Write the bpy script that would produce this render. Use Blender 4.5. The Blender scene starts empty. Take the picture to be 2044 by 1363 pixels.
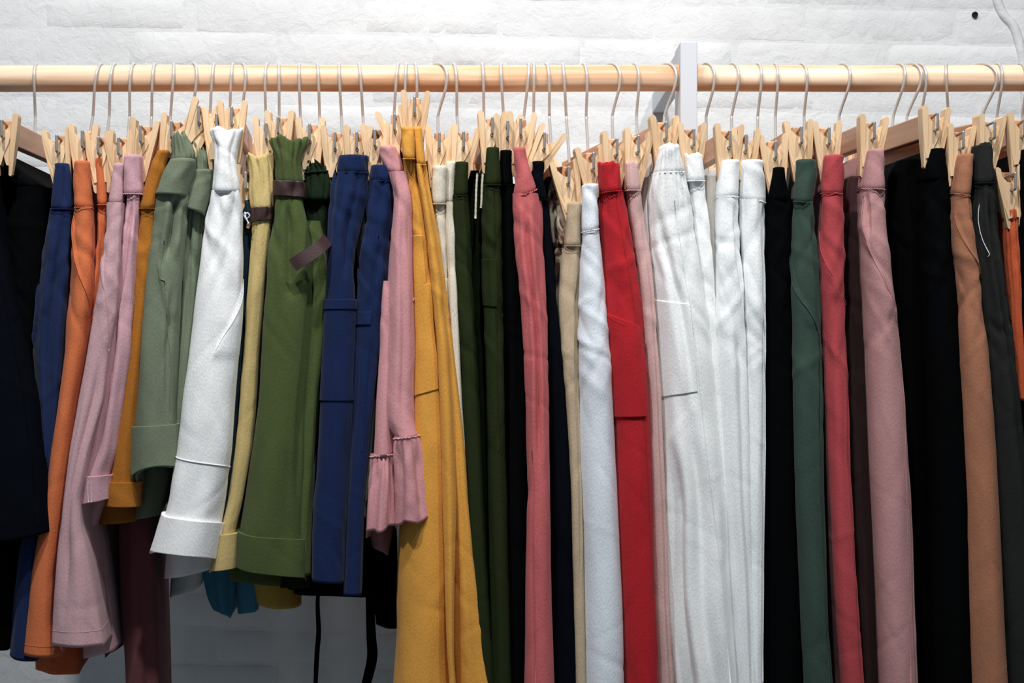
import bpy, math, random
import numpy as np
from mathutils import Vector, Matrix

# ------------------------------------------------------------------ camera, world, lights
D = 2.4            # camera to rail plane (m)
S = 0.00066        # metres per pixel of the 2044x1363 frame at the rail plane
CZ = 1.25          # camera height
sc = bpy.context.scene
cam_d = bpy.data.cameras.new('camera')
cam_d.sensor_width = 36.0
cam_d.lens = 36.0 * D / (2044 * S)
cam_d.clip_start = 0.05
cam = bpy.data.objects.new('camera', cam_d)
sc.collection.objects.link(cam)
cam.location = (0, -D, CZ)
cam.rotation_euler = (math.pi / 2, 0, 0)
sc.camera = cam

sc.view_settings.view_transform = 'Standard'
sc.view_settings.look = 'None'
sc.view_settings.gamma = 1.0
sc.view_settings.use_curve_mapping = False
sc.view_settings.exposure = 0.0

world = bpy.data.worlds.new('room_light')
sc.world = world
world.use_nodes = True
bgn = world.node_tree.nodes['Background']
bgn.inputs[0].default_value = (0.66, 0.86, 1.0, 1)
bgn.inputs[1].default_value = 0.17

RAIL_Z = CZ + (681.5 - 156.5) * S
RAIL_R = 0.0175
WALL_Y = 0.455

def spot(x, y, dz, tx, tz, power, col, size=1.25, blend=0.7, rad=0.045):
    l = bpy.data.lights.new('ceiling_spot', 'SPOT')
    l.energy = power
    l.color = col
    l.spot_size = size
    l.spot_blend = blend
    l.shadow_soft_size = rad
    o = bpy.data.objects.new('ceiling_spot', l)
    sc.collection.objects.link(o)
    o.location = (x, y, RAIL_Z + dz)
    d = Vector((tx, 0.42, tz)) - o.location
    o.rotation_euler = d.to_track_quat('-Z', 'Y').to_euler()

spot(-0.60, -1.15, 1.30, -0.55, 1.34, 108, (1.0, 0.99, 0.975), 1.5, 1.0)
spot(0.05, -1.17, 1.30, 0.05, 1.34, 97, (1.0, 0.99, 0.975), 1.5, 1.0)
spot(0.74, -1.15, 1.30, 0.70, 1.36, 73, (1.0, 0.985, 0.965), 1.5, 1.0)
# added spots nearer the wall, almost straight above the rail, to brighten its top
spot(-0.34, -0.50, 1.20, -0.34, 1.2, 9, (1.0, 0.98, 0.95), 1.5, 1.0)
spot(0.66, -0.50, 1.20, 0.66, 1.2, 6, (1.0, 0.975, 0.94), 1.5, 1.0)

# ------------------------------------------------------------------ helpers
COL = sc.collection
def PX(px, y): return (px - 1022) * S * (D + y) / D
def PZ(py, y): return CZ + (681.5 - py) * S * (D + y) / D

def lin(c):
    out = []
    for v in c:
        v /= 255.0
        out.append(v / 12.92 if v <= 0.04045 else ((v + 0.055) / 1.055) ** 2.4)
    return out

def mesh_obj(name, verts, faces, mat=None, parent=None, smooth=True):
    me = bpy.data.meshes.new(name)
    if isinstance(faces, np.ndarray):
        verts = np.ascontiguousarray(verts, dtype=np.float32)
        me.vertices.add(len(verts)); me.vertices.foreach_set('co', verts.ravel())
        me.loops.add(faces.size); me.loops.foreach_set('vertex_index', faces.ravel().astype(np.int32))
        me.polygons.add(len(faces)); me.polygons.foreach_set('loop_start', np.arange(0, faces.size, 4, dtype=np.int32))
        me.update(calc_edges=True)
    else:
        me.from_pydata([tuple(map(float, v)) for v in verts], [], [tuple(int(i) for i in f) for f in faces])
    if smooth:
        me.polygons.foreach_set('use_smooth', [True] * len(me.polygons))
    me.update()
    if mat: me.materials.append(mat)
    o = bpy.data.objects.new(name, me)
    COL.objects.link(o)
    if parent: o.parent = parent
    return o

def link_mesh(name, me, parent=None, matrix=None):
    o = bpy.data.objects.new(name, me)
    COL.objects.link(o)
    if parent: o.parent = parent
    if matrix is not None: o.matrix_local = matrix
    return o

def empty(name, loc=(0, 0, 0)):
    o = bpy.data.objects.new(name, None)
    o.empty_display_size = 0.02
    COL.objects.link(o)
    o.location = loc
    return o

def tag(o, label=None, cat=None, group=None, kind=None):
    if label: o['label'] = label
    if cat: o['category'] = cat
    if group: o['group'] = group
    if kind: o['kind'] = kind
    return o

def grid_faces(n, m, close_m=False, flip=False):
    f = []
    mm = m if close_m else m - 1
    for i in range(n - 1):
        for j in range(mm):
            a, b = i * m + j, i * m + (j + 1) % m
            c, d = (i + 1) * m + (j + 1) % m, (i + 1) * m + j
            f.append((a, d, c, b) if flip else (a, b, c, d))
    return f

def quad_array(n, m, close_m=False):
    i, j = np.meshgrid(np.arange(n - 1), np.arange(m if close_m else m - 1), indexing='ij')
    a = i * m + j; b_ = i * m + (j + 1) % m; c = (i + 1) * m + (j + 1) % m; d = (i + 1) * m + j
    return np.stack([a, d, c, b_], -1).reshape(-1, 4)

def tube_data(pts, r, n=8, cap=True):
    pts = [Vector(p) for p in pts]
    rs = r if isinstance(r, (list, tuple)) else [r] * len(pts)
    verts, faces = [], []
    prev = None
    for i, p in enumerate(pts):
        t = (pts[min(i + 1, len(pts) - 1)] - pts[max(i - 1, 0)])
        t = t.normalized() if t.length > 1e-9 else Vector((0, 0, 1))
        if prev is None:
            up = Vector((0, 0, 1)) if abs(t.z) < 0.9 else Vector((1, 0, 0))
            nx = t.cross(up).normalized()
        else:
            nx = (prev - t * prev.dot(t)).normalized()
        prev = nx
        ny = t.cross(nx)
        for k in range(n):
            a = 2 * math.pi * k / n
            verts.append(p + (nx * math.cos(a) + ny * math.sin(a)) * rs[i])
    faces = grid_faces(len(pts), n, True)
    if cap:
        faces.append(tuple(range(n)))
        faces.append(tuple(range(len(pts) * n - 1, (len(pts) - 1) * n - 1, -1)))
    return verts, faces

def tube(name, pts, r, mat, parent=None, n=8):
    v, f = tube_data(pts, r, n)
    return mesh_obj(name, v, f, mat, parent)

def smooth_path(pts, per=8):
    """Catmull-Rom through pts"""
    P = [Vector(p) for p in pts]
    P = [P[0] * 2 - P[1]] + P + [P[-1] * 2 - P[-2]]
    out = []
    for i in range(1, len(P) - 2):
        for k in range(per):
            t = k / per
            a, b, c, d = P[i - 1], P[i], P[i + 1], P[i + 2]
            out.append(0.5 * ((2 * b) + (c - a) * t + (2 * a - 5 * b + 4 * c - d) * t * t + (3 * b - a - 3 * c + d) * t ** 3))
    out.append(P[-2])
    return out

def box_data(x0, x1, y0, y1, z0, z1, bev=0.0):
    if bev <= 0:
        v = [(x, y, z) for z in (z0, z1) for y in (y0, y1) for x in (x0, x1)]
        f = [(0, 2, 3, 1), (4, 5, 7, 6), (0, 1, 5, 4), (2, 6, 7, 3), (0, 4, 6, 2), (1, 3, 7, 5)]
        return v, f
    import bmesh
    bm = bmesh.new()
    bmesh.ops.create_cube(bm, size=1)
    for vv in bm.verts:
        vv.co = Vector(((x0 + x1) / 2 + vv.co.x * (x1 - x0), (y0 + y1) / 2 + vv.co.y * (y1 - y0), (z0 + z1) / 2 + vv.co.z * (z1 - z0)))
    bmesh.ops.bevel(bm, geom=bm.edges[:], offset=bev, segments=2, affect='EDGES', profile=0.5)
    bm.verts.index_update()
    v = [tuple(q.co) for q in bm.verts]
    f = [tuple(q.index for q in fc.verts) for fc in bm.faces]
    bm.free()
    return v, f

# ------------------------------------------------------------------ materials
def new_mat(name):
    m = bpy.data.materials.new(name)
    m.use_nodes = True
    nt = m.node_tree
    return m, nt, nt.nodes['Principled BSDF']

def nd(nt, t, **kw):
    n = nt.nodes.new(t)
    for k, v in kw.items(): setattr(n, k, v)
    return n

_fab = {}
def fabric(rgb, gain=1.0, rough=0.92, weave=1.0, var=0.14, sheen=0.06, name='cotton'):
    key = (rgb, gain, rough, weave, name)
    if key in _fab: return _fab[key]
    m, nt, b = new_mat('%s_%02x%02x%02x' % ((name,) + tuple(rgb)))
    c = [min(0.88, v * gain) for v in lin(rgb)]
    tc = nd(nt, 'ShaderNodeTexCoord')
    n1 = nd(nt, 'ShaderNodeTexNoise'); n1.inputs['Scale'].default_value = 9; n1.inputs['Detail'].default_value = 4
    n2 = nd(nt, 'ShaderNodeTexNoise'); n2.inputs['Scale'].default_value = 620; n2.inputs['Detail'].default_value = 2
    mp = nd(nt, 'ShaderNodeMapping'); mp.inputs['Rotation'].default_value = (0.3, 0.6, 0.5); mp.inputs['Scale'].default_value = (1, 1, 0.45)
    nt.links.new(tc.outputs['Object'], n1.inputs['Vector'])
    nt.links.new(tc.outputs['Object'], mp.inputs['Vector'])
    nt.links.new(mp.outputs['Vector'], n2.inputs['Vector'])
    mixn = nd(nt, 'ShaderNodeMath', operation='MULTIPLY_ADD')
    nt.links.new(n2.outputs['Fac'], mixn.inputs[0]); mixn.inputs[1].default_value = 0.7
    nt.links.new(n1.outputs['Fac'], mixn.inputs[2])
    ramp = nd(nt, 'ShaderNodeMapRange')
    ramp.inputs['From Min'].default_value = 0.55; ramp.inputs['From Max'].default_value = 1.15
    ramp.inputs['To Min'].default_value = 1 - var; ramp.inputs['To Max'].default_value = 1 + var * 0.8
    nt.links.new(mixn.outputs[0], ramp.inputs['Value'])
    mul = nd(nt, 'ShaderNodeVectorMath', operation='SCALE')
    mul.inputs[0].default_value = c
    nt.links.new(ramp.outputs[0], mul.inputs['Scale'])
    nt.links.new(mul.outputs[0], b.inputs['Base Color'])
    b.inputs['Roughness'].default_value = rough
    b.inputs['Specular IOR Level'].default_value = 0.12 if max(c) > 0.03 else 0.04
    b.inputs['Sheen Weight'].default_value = sheen if max(c) > 0.03 else 0.0
    b.inputs['Sheen Roughness'].default_value = 0.5
    bp = nd(nt, 'ShaderNodeBump'); bp.inputs['Strength'].default_value = 0.6 * weave; bp.inputs['Distance'].default_value = 0.0007
    n3 = nd(nt, 'ShaderNodeTexNoise'); n3.inputs['Scale'].default_value = 26; n3.inputs['Detail'].default_value = 3
    mp3 = nd(nt, 'ShaderNodeMapping'); mp3.inputs['Scale'].default_value = (1.2, 1.2, 0.6); mp3.inputs['Rotation'].default_value = (0.2, 0.35, 0)
    nt.links.new(tc.outputs['Object'], mp3.inputs['Vector']); nt.links.new(mp3.outputs[0], n3.inputs['Vector'])
    bp2 = nd(nt, 'ShaderNodeBump'); bp2.inputs['Strength'].default_value = 0.10; bp2.inputs['Distance'].default_value = 0.003
    nt.links.new(n2.outputs['Fac'], bp.inputs['Height'])
    nt.links.new(n3.outputs['Fac'], bp2.inputs['Height'])
    nt.links.new(bp.outputs[0], bp2.inputs['Normal'])
    nt.links.new(bp2.outputs[0], b.inputs['Normal'])
    _fab[key] = m
    return m

def wood(name, ca, cb, axis='X', rough=0.5, scale=1.0, bump=0.15, spec=0.4, knots=False):
    m, nt, b = new_mat(name)
    tc = nd(nt, 'ShaderNodeTexCoord')
    mp = nd(nt, 'ShaderNodeMapping')
    sc3 = {'X': (4, 70, 70), 'Y': (70, 4, 70), 'Z': (70, 70, 4)}[axis]
    mp.inputs['Scale'].default_value = [v * scale for v in sc3]
    info = nd(nt, 'ShaderNodeObjectInfo')
    addv = nd(nt, 'ShaderNodeVectorMath', operation='ADD')
    nt.links.new(tc.outputs['Object'], addv.inputs[0])
    nt.links.new(info.outputs['Random'], addv.inputs[1])
    nt.links.new(addv.outputs[0], mp.inputs['Vector'])
    n = nd(nt, 'ShaderNodeTexNoise'); n.inputs['Scale'].default_value = 1.0; n.inputs['Detail'].default_value = 6; n.inputs['Distortion'].default_value = 0.8
    nt.links.new(mp.outputs[0], n.inputs['Vector'])
    r = nd(nt, 'ShaderNodeValToRGB')
    r.color_ramp.elements[0].position = 0.35; r.color_ramp.elements[0].color = lin(ca) + [1]
    r.color_ramp.elements[1].position = 0.65; r.color_ramp.elements[1].color = lin(cb) + [1]
    nt.links.new(n.outputs['Fac'], r.inputs['Fac'])
    mx = nd(nt, 'ShaderNodeMix', data_type='RGBA', blend_type='MULTIPLY')
    mx.inputs['Factor'].default_value = 1.0
    rv = nd(nt, 'ShaderNodeMapRange'); rv.inputs['To Min'].default_value = 0.86; rv.inputs['To Max'].default_value = 1.06
    nt.links.new(info.outputs['Random'], rv.inputs['Value'])
    nt.links.new(r.outputs['Color'], mx.inputs['A']); nt.links.new(rv.outputs[0], mx.inputs['B'])
    last = mx.outputs['Result']
    if knots:
        v = nd(nt, 'ShaderNodeTexVoronoi'); v.inputs['Scale'].default_value = 1.0
        mpk = nd(nt, 'ShaderNodeMapping'); mpk.inputs['Scale'].default_value = (4.2, 22, 22)
        nt.links.new(tc.outputs['Object'], mpk.inputs['Vector']); nt.links.new(mpk.outputs[0], v.inputs['Vector'])
        kr = nd(nt, 'ShaderNodeMapRange'); kr.inputs['From Min'].default_value = 0.035; kr.inputs['From Max'].default_value = 0.075
        kr.inputs['To Min'].default_value = 0.75; kr.inputs['To Max'].default_value = 0.0
        nt.links.new(v.outputs['Distance'], kr.inputs['Value'])
        mk = nd(nt, 'ShaderNodeMix', data_type='RGBA')
        nt.links.new(kr.outputs[0], mk.inputs['Factor']); nt.links.new(last, mk.inputs['A'])
        mk.inputs['B'].default_value = (0.10, 0.04, 0.015, 1)
        last = mk.outputs['Result']
    nt.links.new(last, b.inputs['Base Color'])
    b.inputs['Roughness'].default_value = rough
    b.inputs['Specular IOR Level'].default_value = spec
    bp = nd(nt, 'ShaderNodeBump'); bp.inputs['Strength'].default_value = bump; bp.inputs['Distance'].default_value = 0.001
    nt.links.new(n.outputs['Fac'], bp.inputs['Height']); nt.links.new(bp.outputs[0], b.inputs['Normal'])
    return m

def plain(name, rgb, rough=0.5, metal=0.0, spec=0.4, bump=0.0, bscale=200):
    m, nt, b = new_mat(name)
    b.inputs['Base Color'].default_value = lin(rgb) + [1]
    b.inputs['Roughness'].default_value = rough
    b.inputs['Metallic'].default_value = metal
    b.inputs['Specular IOR Level'].default_value = spec
    n = nd(nt, 'ShaderNodeTexNoise'); n.inputs['Scale'].default_value = bscale; n.inputs['Detail'].default_value = 4
    tc = nd(nt, 'ShaderNodeTexCoord'); nt.links.new(tc.outputs['Object'], n.inputs['Vector'])
    rr = nd(nt, 'ShaderNodeMapRange'); rr.inputs['To Min'].default_value = max(0.05, rough - 0.1); rr.inputs['To Max'].default_value = min(1, rough + 0.1)
    nt.links.new(n.outputs['Fac'], rr.inputs['Value']); nt.links.new(rr.outputs[0], b.inputs['Roughness'])
    if bump:
        bp = nd(nt, 'ShaderNodeBump'); bp.inputs['Strength'].default_value = bump; bp.inputs['Distance'].default_value = 0.001
        nt.links.new(n.outputs['Fac'], bp.inputs['Height']); nt.links.new(bp.outputs[0], b.inputs['Normal'])
    return m

def painted_masonry(name):
    m, nt, b = new_mat(name)
    tc = nd(nt, 'ShaderNodeTexCoord')
    geo = nd(nt, 'ShaderNodeNewGeometry')
    n1 = nd(nt, 'ShaderNodeTexNoise'); n1.inputs['Scale'].default_value = 38; n1.inputs['Detail'].default_value = 8; n1.inputs['Roughness'].default_value = 0.62; n1.inputs['Distortion'].default_value = 0.5
    n2 = nd(nt, 'ShaderNodeTexNoise'); n2.inputs['Scale'].default_value = 260; n2.inputs['Detail'].default_value = 4
    n3 = nd(nt, 'ShaderNodeTexNoise'); n3.inputs['Scale'].default_value = 6; n3.inputs['Detail'].default_value = 3
    for n in (n1, n2, n3): nt.links.new(geo.outputs['Position'], n.inputs['Vector'])
    r = nd(nt, 'ShaderNodeValToRGB')
    r.color_ramp.elements[0].position = 0.3; r.color_ramp.elements[0].color = (0.60, 0.607, 0.62, 1)
    r.color_ramp.elements[1].position = 0.6; r.color_ramp.elements[1].color = (0.68, 0.687, 0.698, 1)
    nt.links.new(n3.outputs['Fac'], r.inputs['Fac']); nt.links.new(r.outputs[0], b.inputs['Base Color'])
    b.inputs['Roughness'].default_value = 0.75
    b.inputs['Specular IOR Level'].default_value = 0.2
    ma = nd(nt, 'ShaderNodeMath', operation='MULTIPLY_ADD')
    nt.links.new(n2.outputs['Fac'], ma.inputs[0]); ma.inputs[1].default_value = 0.10
    nt.links.new(n1.outputs['Fac'], ma.inputs[2])
    bp = nd(nt, 'ShaderNodeBump'); bp.inputs['Strength'].default_value = 0.75; bp.inputs['Distance'].default_value = 0.0042
    nt.links.new(ma.outputs[0], bp.inputs['Height']); nt.links.new(bp.outputs[0], b.inputs['Normal'])
    return m

M_PAINT = painted_masonry('white_masonry_paint')
M_RAIL = wood('pine_rail', (214, 166, 128), (242, 218, 192), 'X', rough=0.55, scale=0.8, bump=0.12, knots=True)
M_BAR = wood('hanger_bar_wood', (196, 142, 104), (222, 172, 134), 'Y', rough=0.45, scale=0.9)
M_CLIP = wood('clip_wood', (228, 190, 148), (238, 206, 168), 'Z', rough=0.5, scale=0.9, bump=0.05)
M_STEEL = plain('steel_wire', (206, 206, 204), rough=0.36, metal=0.35, bscale=90)
M_STEEL2 = plain('dark_steel_wire', (168, 168, 168), rough=0.36, metal=0.5, bscale=90)
M_POST = plain('white_post_paint', (196, 201, 208), rough=0.5, bump=0.1, bscale=60)
M_LEATHER = plain('dark_leather', (58, 38, 38), rough=0.5, bump=0.25, bscale=350)
M_CORD = fabric((196, 190, 170), name='cord')
M_WHITECORD = fabric((225, 230, 235), name='cord')
M_BLACKCORD = fabric((8, 9, 12), gain=0.8, name='cord')
M_HOLE = plain('dark_hole', (12, 10, 9), rough=1.0)
M_FLOOR = plain('concrete_floor', (176, 180, 184), rough=0.7, bump=0.2, bscale=30)

# ------------------------------------------------------------------ setting: floor, brick wall
v, f = box_data(-2.6, 2.6, -3.4, WALL_Y + 0.12, -0.05, 0.0)
tag(mesh_obj('floor', v, f, M_FLOOR, smooth=False), kind='structure')

def build_wall():
    rnd = random.Random(7)
    W0, W1, Z0, Z1 = -2.6, 2.6, 0.0, 2.5
    v, f = box_data(W0, W1, WALL_Y, WALL_Y + 0.12, Z0, Z1)
    wall = mesh_obj('wall_back', v, f, M_PAINT, smooth=False)
    tag(wall, kind='structure')
    bl, bh = 0.238, 0.055
    variants = []
    for k in range(7):
        r = np.random.RandomState(40 + k)
        nx, nz = 17, 6
        xs = np.linspace(-0.5, 0.5, nx) * (bl - 0.0035)
        zs = np.linspace(-0.5, 0.5, nz) * (bh - 0.0028)
        # slump of the edge line
        top = r.normal(0, 0.0011, nx); bot = r.normal(0, 0.0011, nx)
        side = r.normal(0, 0.0018, (2, nz))
        verts = []
        low = r.normal(0, 0.0007, (nz, nx))
        for j in range(nz):
            for i in range(nx):
                e = (i in (0, nx - 1)) or (j in (0, nz - 1))
                x, z = xs[i], zs[j]
                if j == nz - 1: z += top[i]
                if j == 0: z += bot[i]
                if i == 0: x += side[0, j]
                if i == nx - 1: x += side[1, j]
                d = 0.004 if e else -0.0022 + low[j, i]
                if (not e) and j in (1, nz - 2): d += abs(r.normal(0, 0.0009)); z += (0.0078 if j == nz - 2 else -0.0078)
                if (not e) and i in (1, nx - 2): x += 0.0115 * (1 if i > 1 else -1); d += abs(r.normal(0, 0.0011))
                verts.append((x, d, z))
        me = bpy.data.meshes.new('brick')
        me.from_pydata([tuple(map(float, q)) for q in verts], [], grid_faces(nz, nx))
        me.polygons.foreach_set('use_smooth', [True] * len(me.polygons))
        me.materials.append(M_PAINT)
        variants.append(me)
    tilt = math.radians(1.0)
    # courses: only the stretch of wall the photograph can look at
    zt = CZ + 0.56
    row = 0
    while True:
        z = zt - row * bh
        if z < CZ - 0.62: break
        off = (0.5 if row % 2 else 0.0) * bl + rnd.uniform(-0.02, 0.02)
        for c in range(-4, 5):
            x = c * bl + off
            if abs(x) > 1.0: continue
            zz = z - math.tan(tilt) * x
            o = link_mesh('brick', rnd.choice(variants), wall)
            prou = rnd.choice((0.10, 0.18, 0.28, 0.4, 0.6))
            o.location = (x, WALL_Y + 0.0005 * rnd.uniform(-1, 1), zz)
            o.rotation_euler = (rnd.uniform(-0.012, 0.012), tilt + rnd.uniform(-0.004, 0.004), rnd.uniform(-0.004, 0.004))
            o.scale = (1, prou, rnd.uniform(0.97, 1.03))
        row += 1
    # drilled hole upper right
    y = WALL_Y - 0.004
    hx, hz = PX(1945, WALL_Y), PZ(30, WALL_Y)
    vv, ff = tube_data([(hx, y - 0.0015, hz), (hx, y + 0.012, hz)], 0.0045, 14)
    mesh_obj('drill_hole', vv, ff, M_HOLE, wall)
    # plastered cable chase curving down at the right edge
    pts = [(PX(a, WALL_Y), WALL_Y + 0.001, PZ(b_, WALL_Y)) for a, b_ in ((1985, -40), (1990, 0), (2003, 30), (2022, 52), (2034, 85), (2041, 125), (2046, 190), (2048, 300))]
    vv, ff = tube_data(smooth_path(pts, 6), [0.008] * 43, 10)
    mesh_obj('plaster_ridge', vv, ff, M_PAINT, wall)
build_wall()

# ------------------------------------------------------------------ the rack: rails, post, bracket
def build_rack():
    rack = empty('clothes_rack', (0.23, 0, 0))
    inv = Matrix.Translation((-0.23, 0, 0))
    def add(name, v, f, mat, smooth=True):
        o = mesh_obj(name, v, f, mat, rack, smooth)
        o.matrix_local = inv
        return o
    yf, yb = -0.03, 0.05
    x0, x1 = PX(1358, yf), PX(1392, yf)
    v, f = box_data(x0, x1, yf, yb, 0.0, PZ(83, yf), 0.0012)
    add('post', v, f, M_POST, False)
    v, f = box_data(x0 + 0.001, x1 - 0.001, yb - 0.002, WALL_Y + 0.004, CZ + 0.358, CZ + 0.388, 0.001)
    add('bracket_arm', v, f, M_POST, False)
    for a, b_ in ((-1.05, x0 + 0.003), (x1 - 0.003, 1.05)):
        n = 26
        rr = np.random.RandomState(3)
        pts = [(a + (b_ - a) * i / n, 0.0006 * math.sin(i * 0.7), RAIL_Z + 0.0004 * math.sin(i * 0.5 + 1)) for i in range(n + 1)]
        v, f = tube_data(pts, RAIL_R, 40)
        add('rail', v, f, M_RAIL)
    tag(rack, 'pine dowel clothes rail held by a white square post and wall bracket', 'clothes rail')
build_rack()

# ------------------------------------------------------------------ hangers
def jaw_mesh(side):
    """one jaw of a wooden clip: a lever board with two triangular ears; origin at the pivot hole"""
    import bmesh
    bm = bmesh.new()
    s = side
    # lever board: profile in x-z (x outwards), extruded in y
    prof = [(0.0108, 0.0270), (0.0138, 0.0298), (0.0172, 0.0288), (0.0180, 0.0255), (0.0164, 0.008), (0.0144, -0.009),
            (0.0122, -0.027), (0.0098, -0.0445), (0.0078, -0.0465), (0.0056, -0.045), (0.0060, -0.034), (0.0074, -0.018), (0.0088, 0.000), (0.0098, 0.012)]
    def yh(z):  # the board narrows towards the grip
        return 0.0094 if z > -0.012 else 0.0094 - 0.0045 * min(1, (-0.012 - z) / 0.027)
    fr = [bm.verts.new((s * x, -yh(z), z)) for x, z in prof]
    bk = [bm.verts.new((s * x, yh(z), z)) for x, z in prof]
    n = len(prof)
    bm.faces.new(fr); bm.faces.new(bk[::-1])
    for i in range(n):
        bm.faces.new((fr[i], fr[(i + 1) % n], bk[(i + 1) % n], bk[i]))
    bmesh.ops.bevel(bm, geom=[e for e in bm.edges if abs(e.verts[0].co.y - e.verts[1].co.y) < 0.002 and (e.verts[0].co - e.verts[1].co).length < 0.025 and abs(e.calc_face_angle(0)) > 0.9],
                    offset=0.0007, segments=1, affect='EDGES')
    # ears
    lay = 0.0 if side < 0 else 0.0021
    for yc, dirn in ((-0.0078 + lay, 1), (0.0078 - lay, -1)):
        out = [(0.0150, 0.0190), (0.0125, 0.0215), (0.004, 0.0110), (-0.0056, 0.0062), (-0.0078, 0.000), (-0.0062, -0.0062), (-0.0010, -0.0180), (0.0030, -0.0330), (0.0085, -0.0340), (0.0125, -0.014)]
        ov = [bm.verts.new((s * x, yc, z)) for x, z in out]
        hv = [bm.verts.new((0.0024 * math.cos(2 * math.pi * k / 12), yc, 0.0024 * math.sin(2 * math.pi * k / 12))) for k in range(12)]
        es = [bm.edges.new((ov[i], ov[(i + 1) % len(ov)])) for i in range(len(ov))]
        es += [bm.edges.new((hv[i], hv[(i + 1) % 12])) for i in range(12)]
        r = bmesh.ops.triangle_fill(bm, edges=es, use_beauty=True)
        fs = [g for g in r['geom'] if isinstance(g, bmesh.types.BMFace)]
        ex = bmesh.ops.extrude_face_region(bm, geom=fs)
        for g in ex['geom']:
            if isinstance(g, bmesh.types.BMVert): g.co.y += 0.0019 * dirn
    bmesh.ops.recalc_face_normals(bm, faces=bm.faces[:])
    me = bpy.data.meshes.new('jaw')
    bm.to_mesh(me); bm.free()
    me.materials.append(M_CLIP)
    return me

ME_JAW = {-1: jaw_mesh(-1), 1: jaw_mesh(1)}
def _wire_mesh():
    pts = smooth_path([(0, 0.030, 0.0165), (0, 0.005, 0.0175), (0, -0.0165, 0.0195), (0, -0.0185, 0.018), (0, -0.0185, 0.004), (0, -0.0170, 0.0005), (0, -0.008, -0.0002), (0, 0.006, 0)], 4)
    v, f = tube_data(pts, 0.0017, 8)
    me = bpy.data.meshes.new('clip_wire')
    me.from_pydata([tuple(q) for q in v], [], f)
    me.polygons.foreach_set('use_smooth', [True] * len(me.polygons))
    me.materials.append(M_STEEL2)
    return me
ME_WIRE = _wire_mesh()

def make_clip(parent, loc, yaw, roll, spread, rnd):
    """clip > two jaws + wire; loc relative to parent"""
    m = Matrix.Translation(loc) @ Matrix.Rotation(yaw, 4, 'Z')
    wire = link_mesh('clip', ME_WIRE, parent, m)          # the wire carries the jaws
    for s in (-1, 1):
        j = link_mesh('jaw', ME_JAW[s], wire)
        j.matrix_local = Matrix.Rotation(roll + s * spread, 4, 'Y')
    return wire

BAR_H, BAR_T = 0.030, 0.0125
YC = -0.180   # near clip pivots
YB = 0.168    # bar half length
HANG = {}
def make_hanger(i, xt, xb, xs, nx, ny, roll=0.0, drop=0.0, spread=0.0, cyaw=0.0):
    rnd = random.Random(100 + i)
    z_base = PZ(max(246, min(334, 681.5 - (681.5 - (ny - 38)) * 0.93)) + (0 if abs(drop) > 3 else 0), 0.0)
    X0 = PX(xs, 0.0)
    root = empty('clip_hanger', (X0, 0, z_base))
    # near pivot
    P = Vector((PX(nx, YC - 0.012), YC, PZ(ny, YC - 0.012)))
    base_c = Vector((X0, 0, z_base - BAR_H / 2))
    # bar axis: passes below the stem; its near end sits 15 mm above the pivot
    near_c = Vector((P.x, P.y + 0.012, P.z + 0.0085))
    dvec = (near_c - base_c)
    yaw = math.atan2(dvec.x, -dvec.y)
    pit = math.atan2(dvec.z, -dvec.y)
    L = dvec.length
    # bar (along its own -y towards the camera)
    rm = Matrix.Translation(base_c - root.location) @ Matrix.Rotation(yaw, 4, 'Z') @ Matrix.Rotation(-pit, 4, 'X')
    v, f = box_data(-BAR_T / 2, BAR_T / 2, -L, L, -BAR_H / 2, BAR_H / 2, 0.0016)
    bar = mesh_obj('bar', v, f, M_BAR, root, False)
    bar.matrix_local = rm
    # hook
    xt_w, xs_w = PX(xt, 0), X0
    R = 0.0215
    zt = RAIL_Z + RAIL_R + 0.0019          # wire centre where it rests on the rail
    zc = zt - R
    persp = PX(xt, 0) / D * R
    mid = xt + (xs - xt) * 0.3
    sn = max(-1.4, min(1.4, ((xb - mid) * S - (PX(xt, 0) * (D / (D - R) - 1))) / R))
    hy = math.atan(sn)
    pts2 = [(0.0, z_base - BAR_H + 0.006), (0.0, z_base), (0.0, zc - 0.052), (0.0008, zc - 0.046), (0.0065, zc - 0.034), (0.0150, zc - 0.019), (0.0202, zc - 0.006)]
    for a in range(8, 196, 12):
        pts2.append((R * math.cos(math.radians(a)), zc + R * math.sin(math.radians(a))))
    pts = []
    for fwd, z in pts2:
        t = (z - z_base) / (zt - z_base)
        x = xs_w + (xt_w - xs_w) * max(-0.2, t) + fwd * math.tan(hy)
        pts.append(Vector((x, -fwd, z)) - root.location)
    hk = tube('hook', smooth_path(pts, 3), 0.0019, M_STEEL, root, 8)
    # clips
    make_clip(root, P - root.location, yaw + cyaw, roll, spread, rnd)
    far_c = base_c - dvec.normalized() * L
    Pf = far_c + Vector((0, 0.012, -0.0085))
    make_clip(root, Pf - root.location, yaw + math.pi, rnd.uniform(-0.08, 0.08), 0.0, rnd)
    HANG[i] = dict(root=root, P=P, sh=(X0 - P.x) / (0 - P.y), yaw=yaw)
    return root

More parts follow.
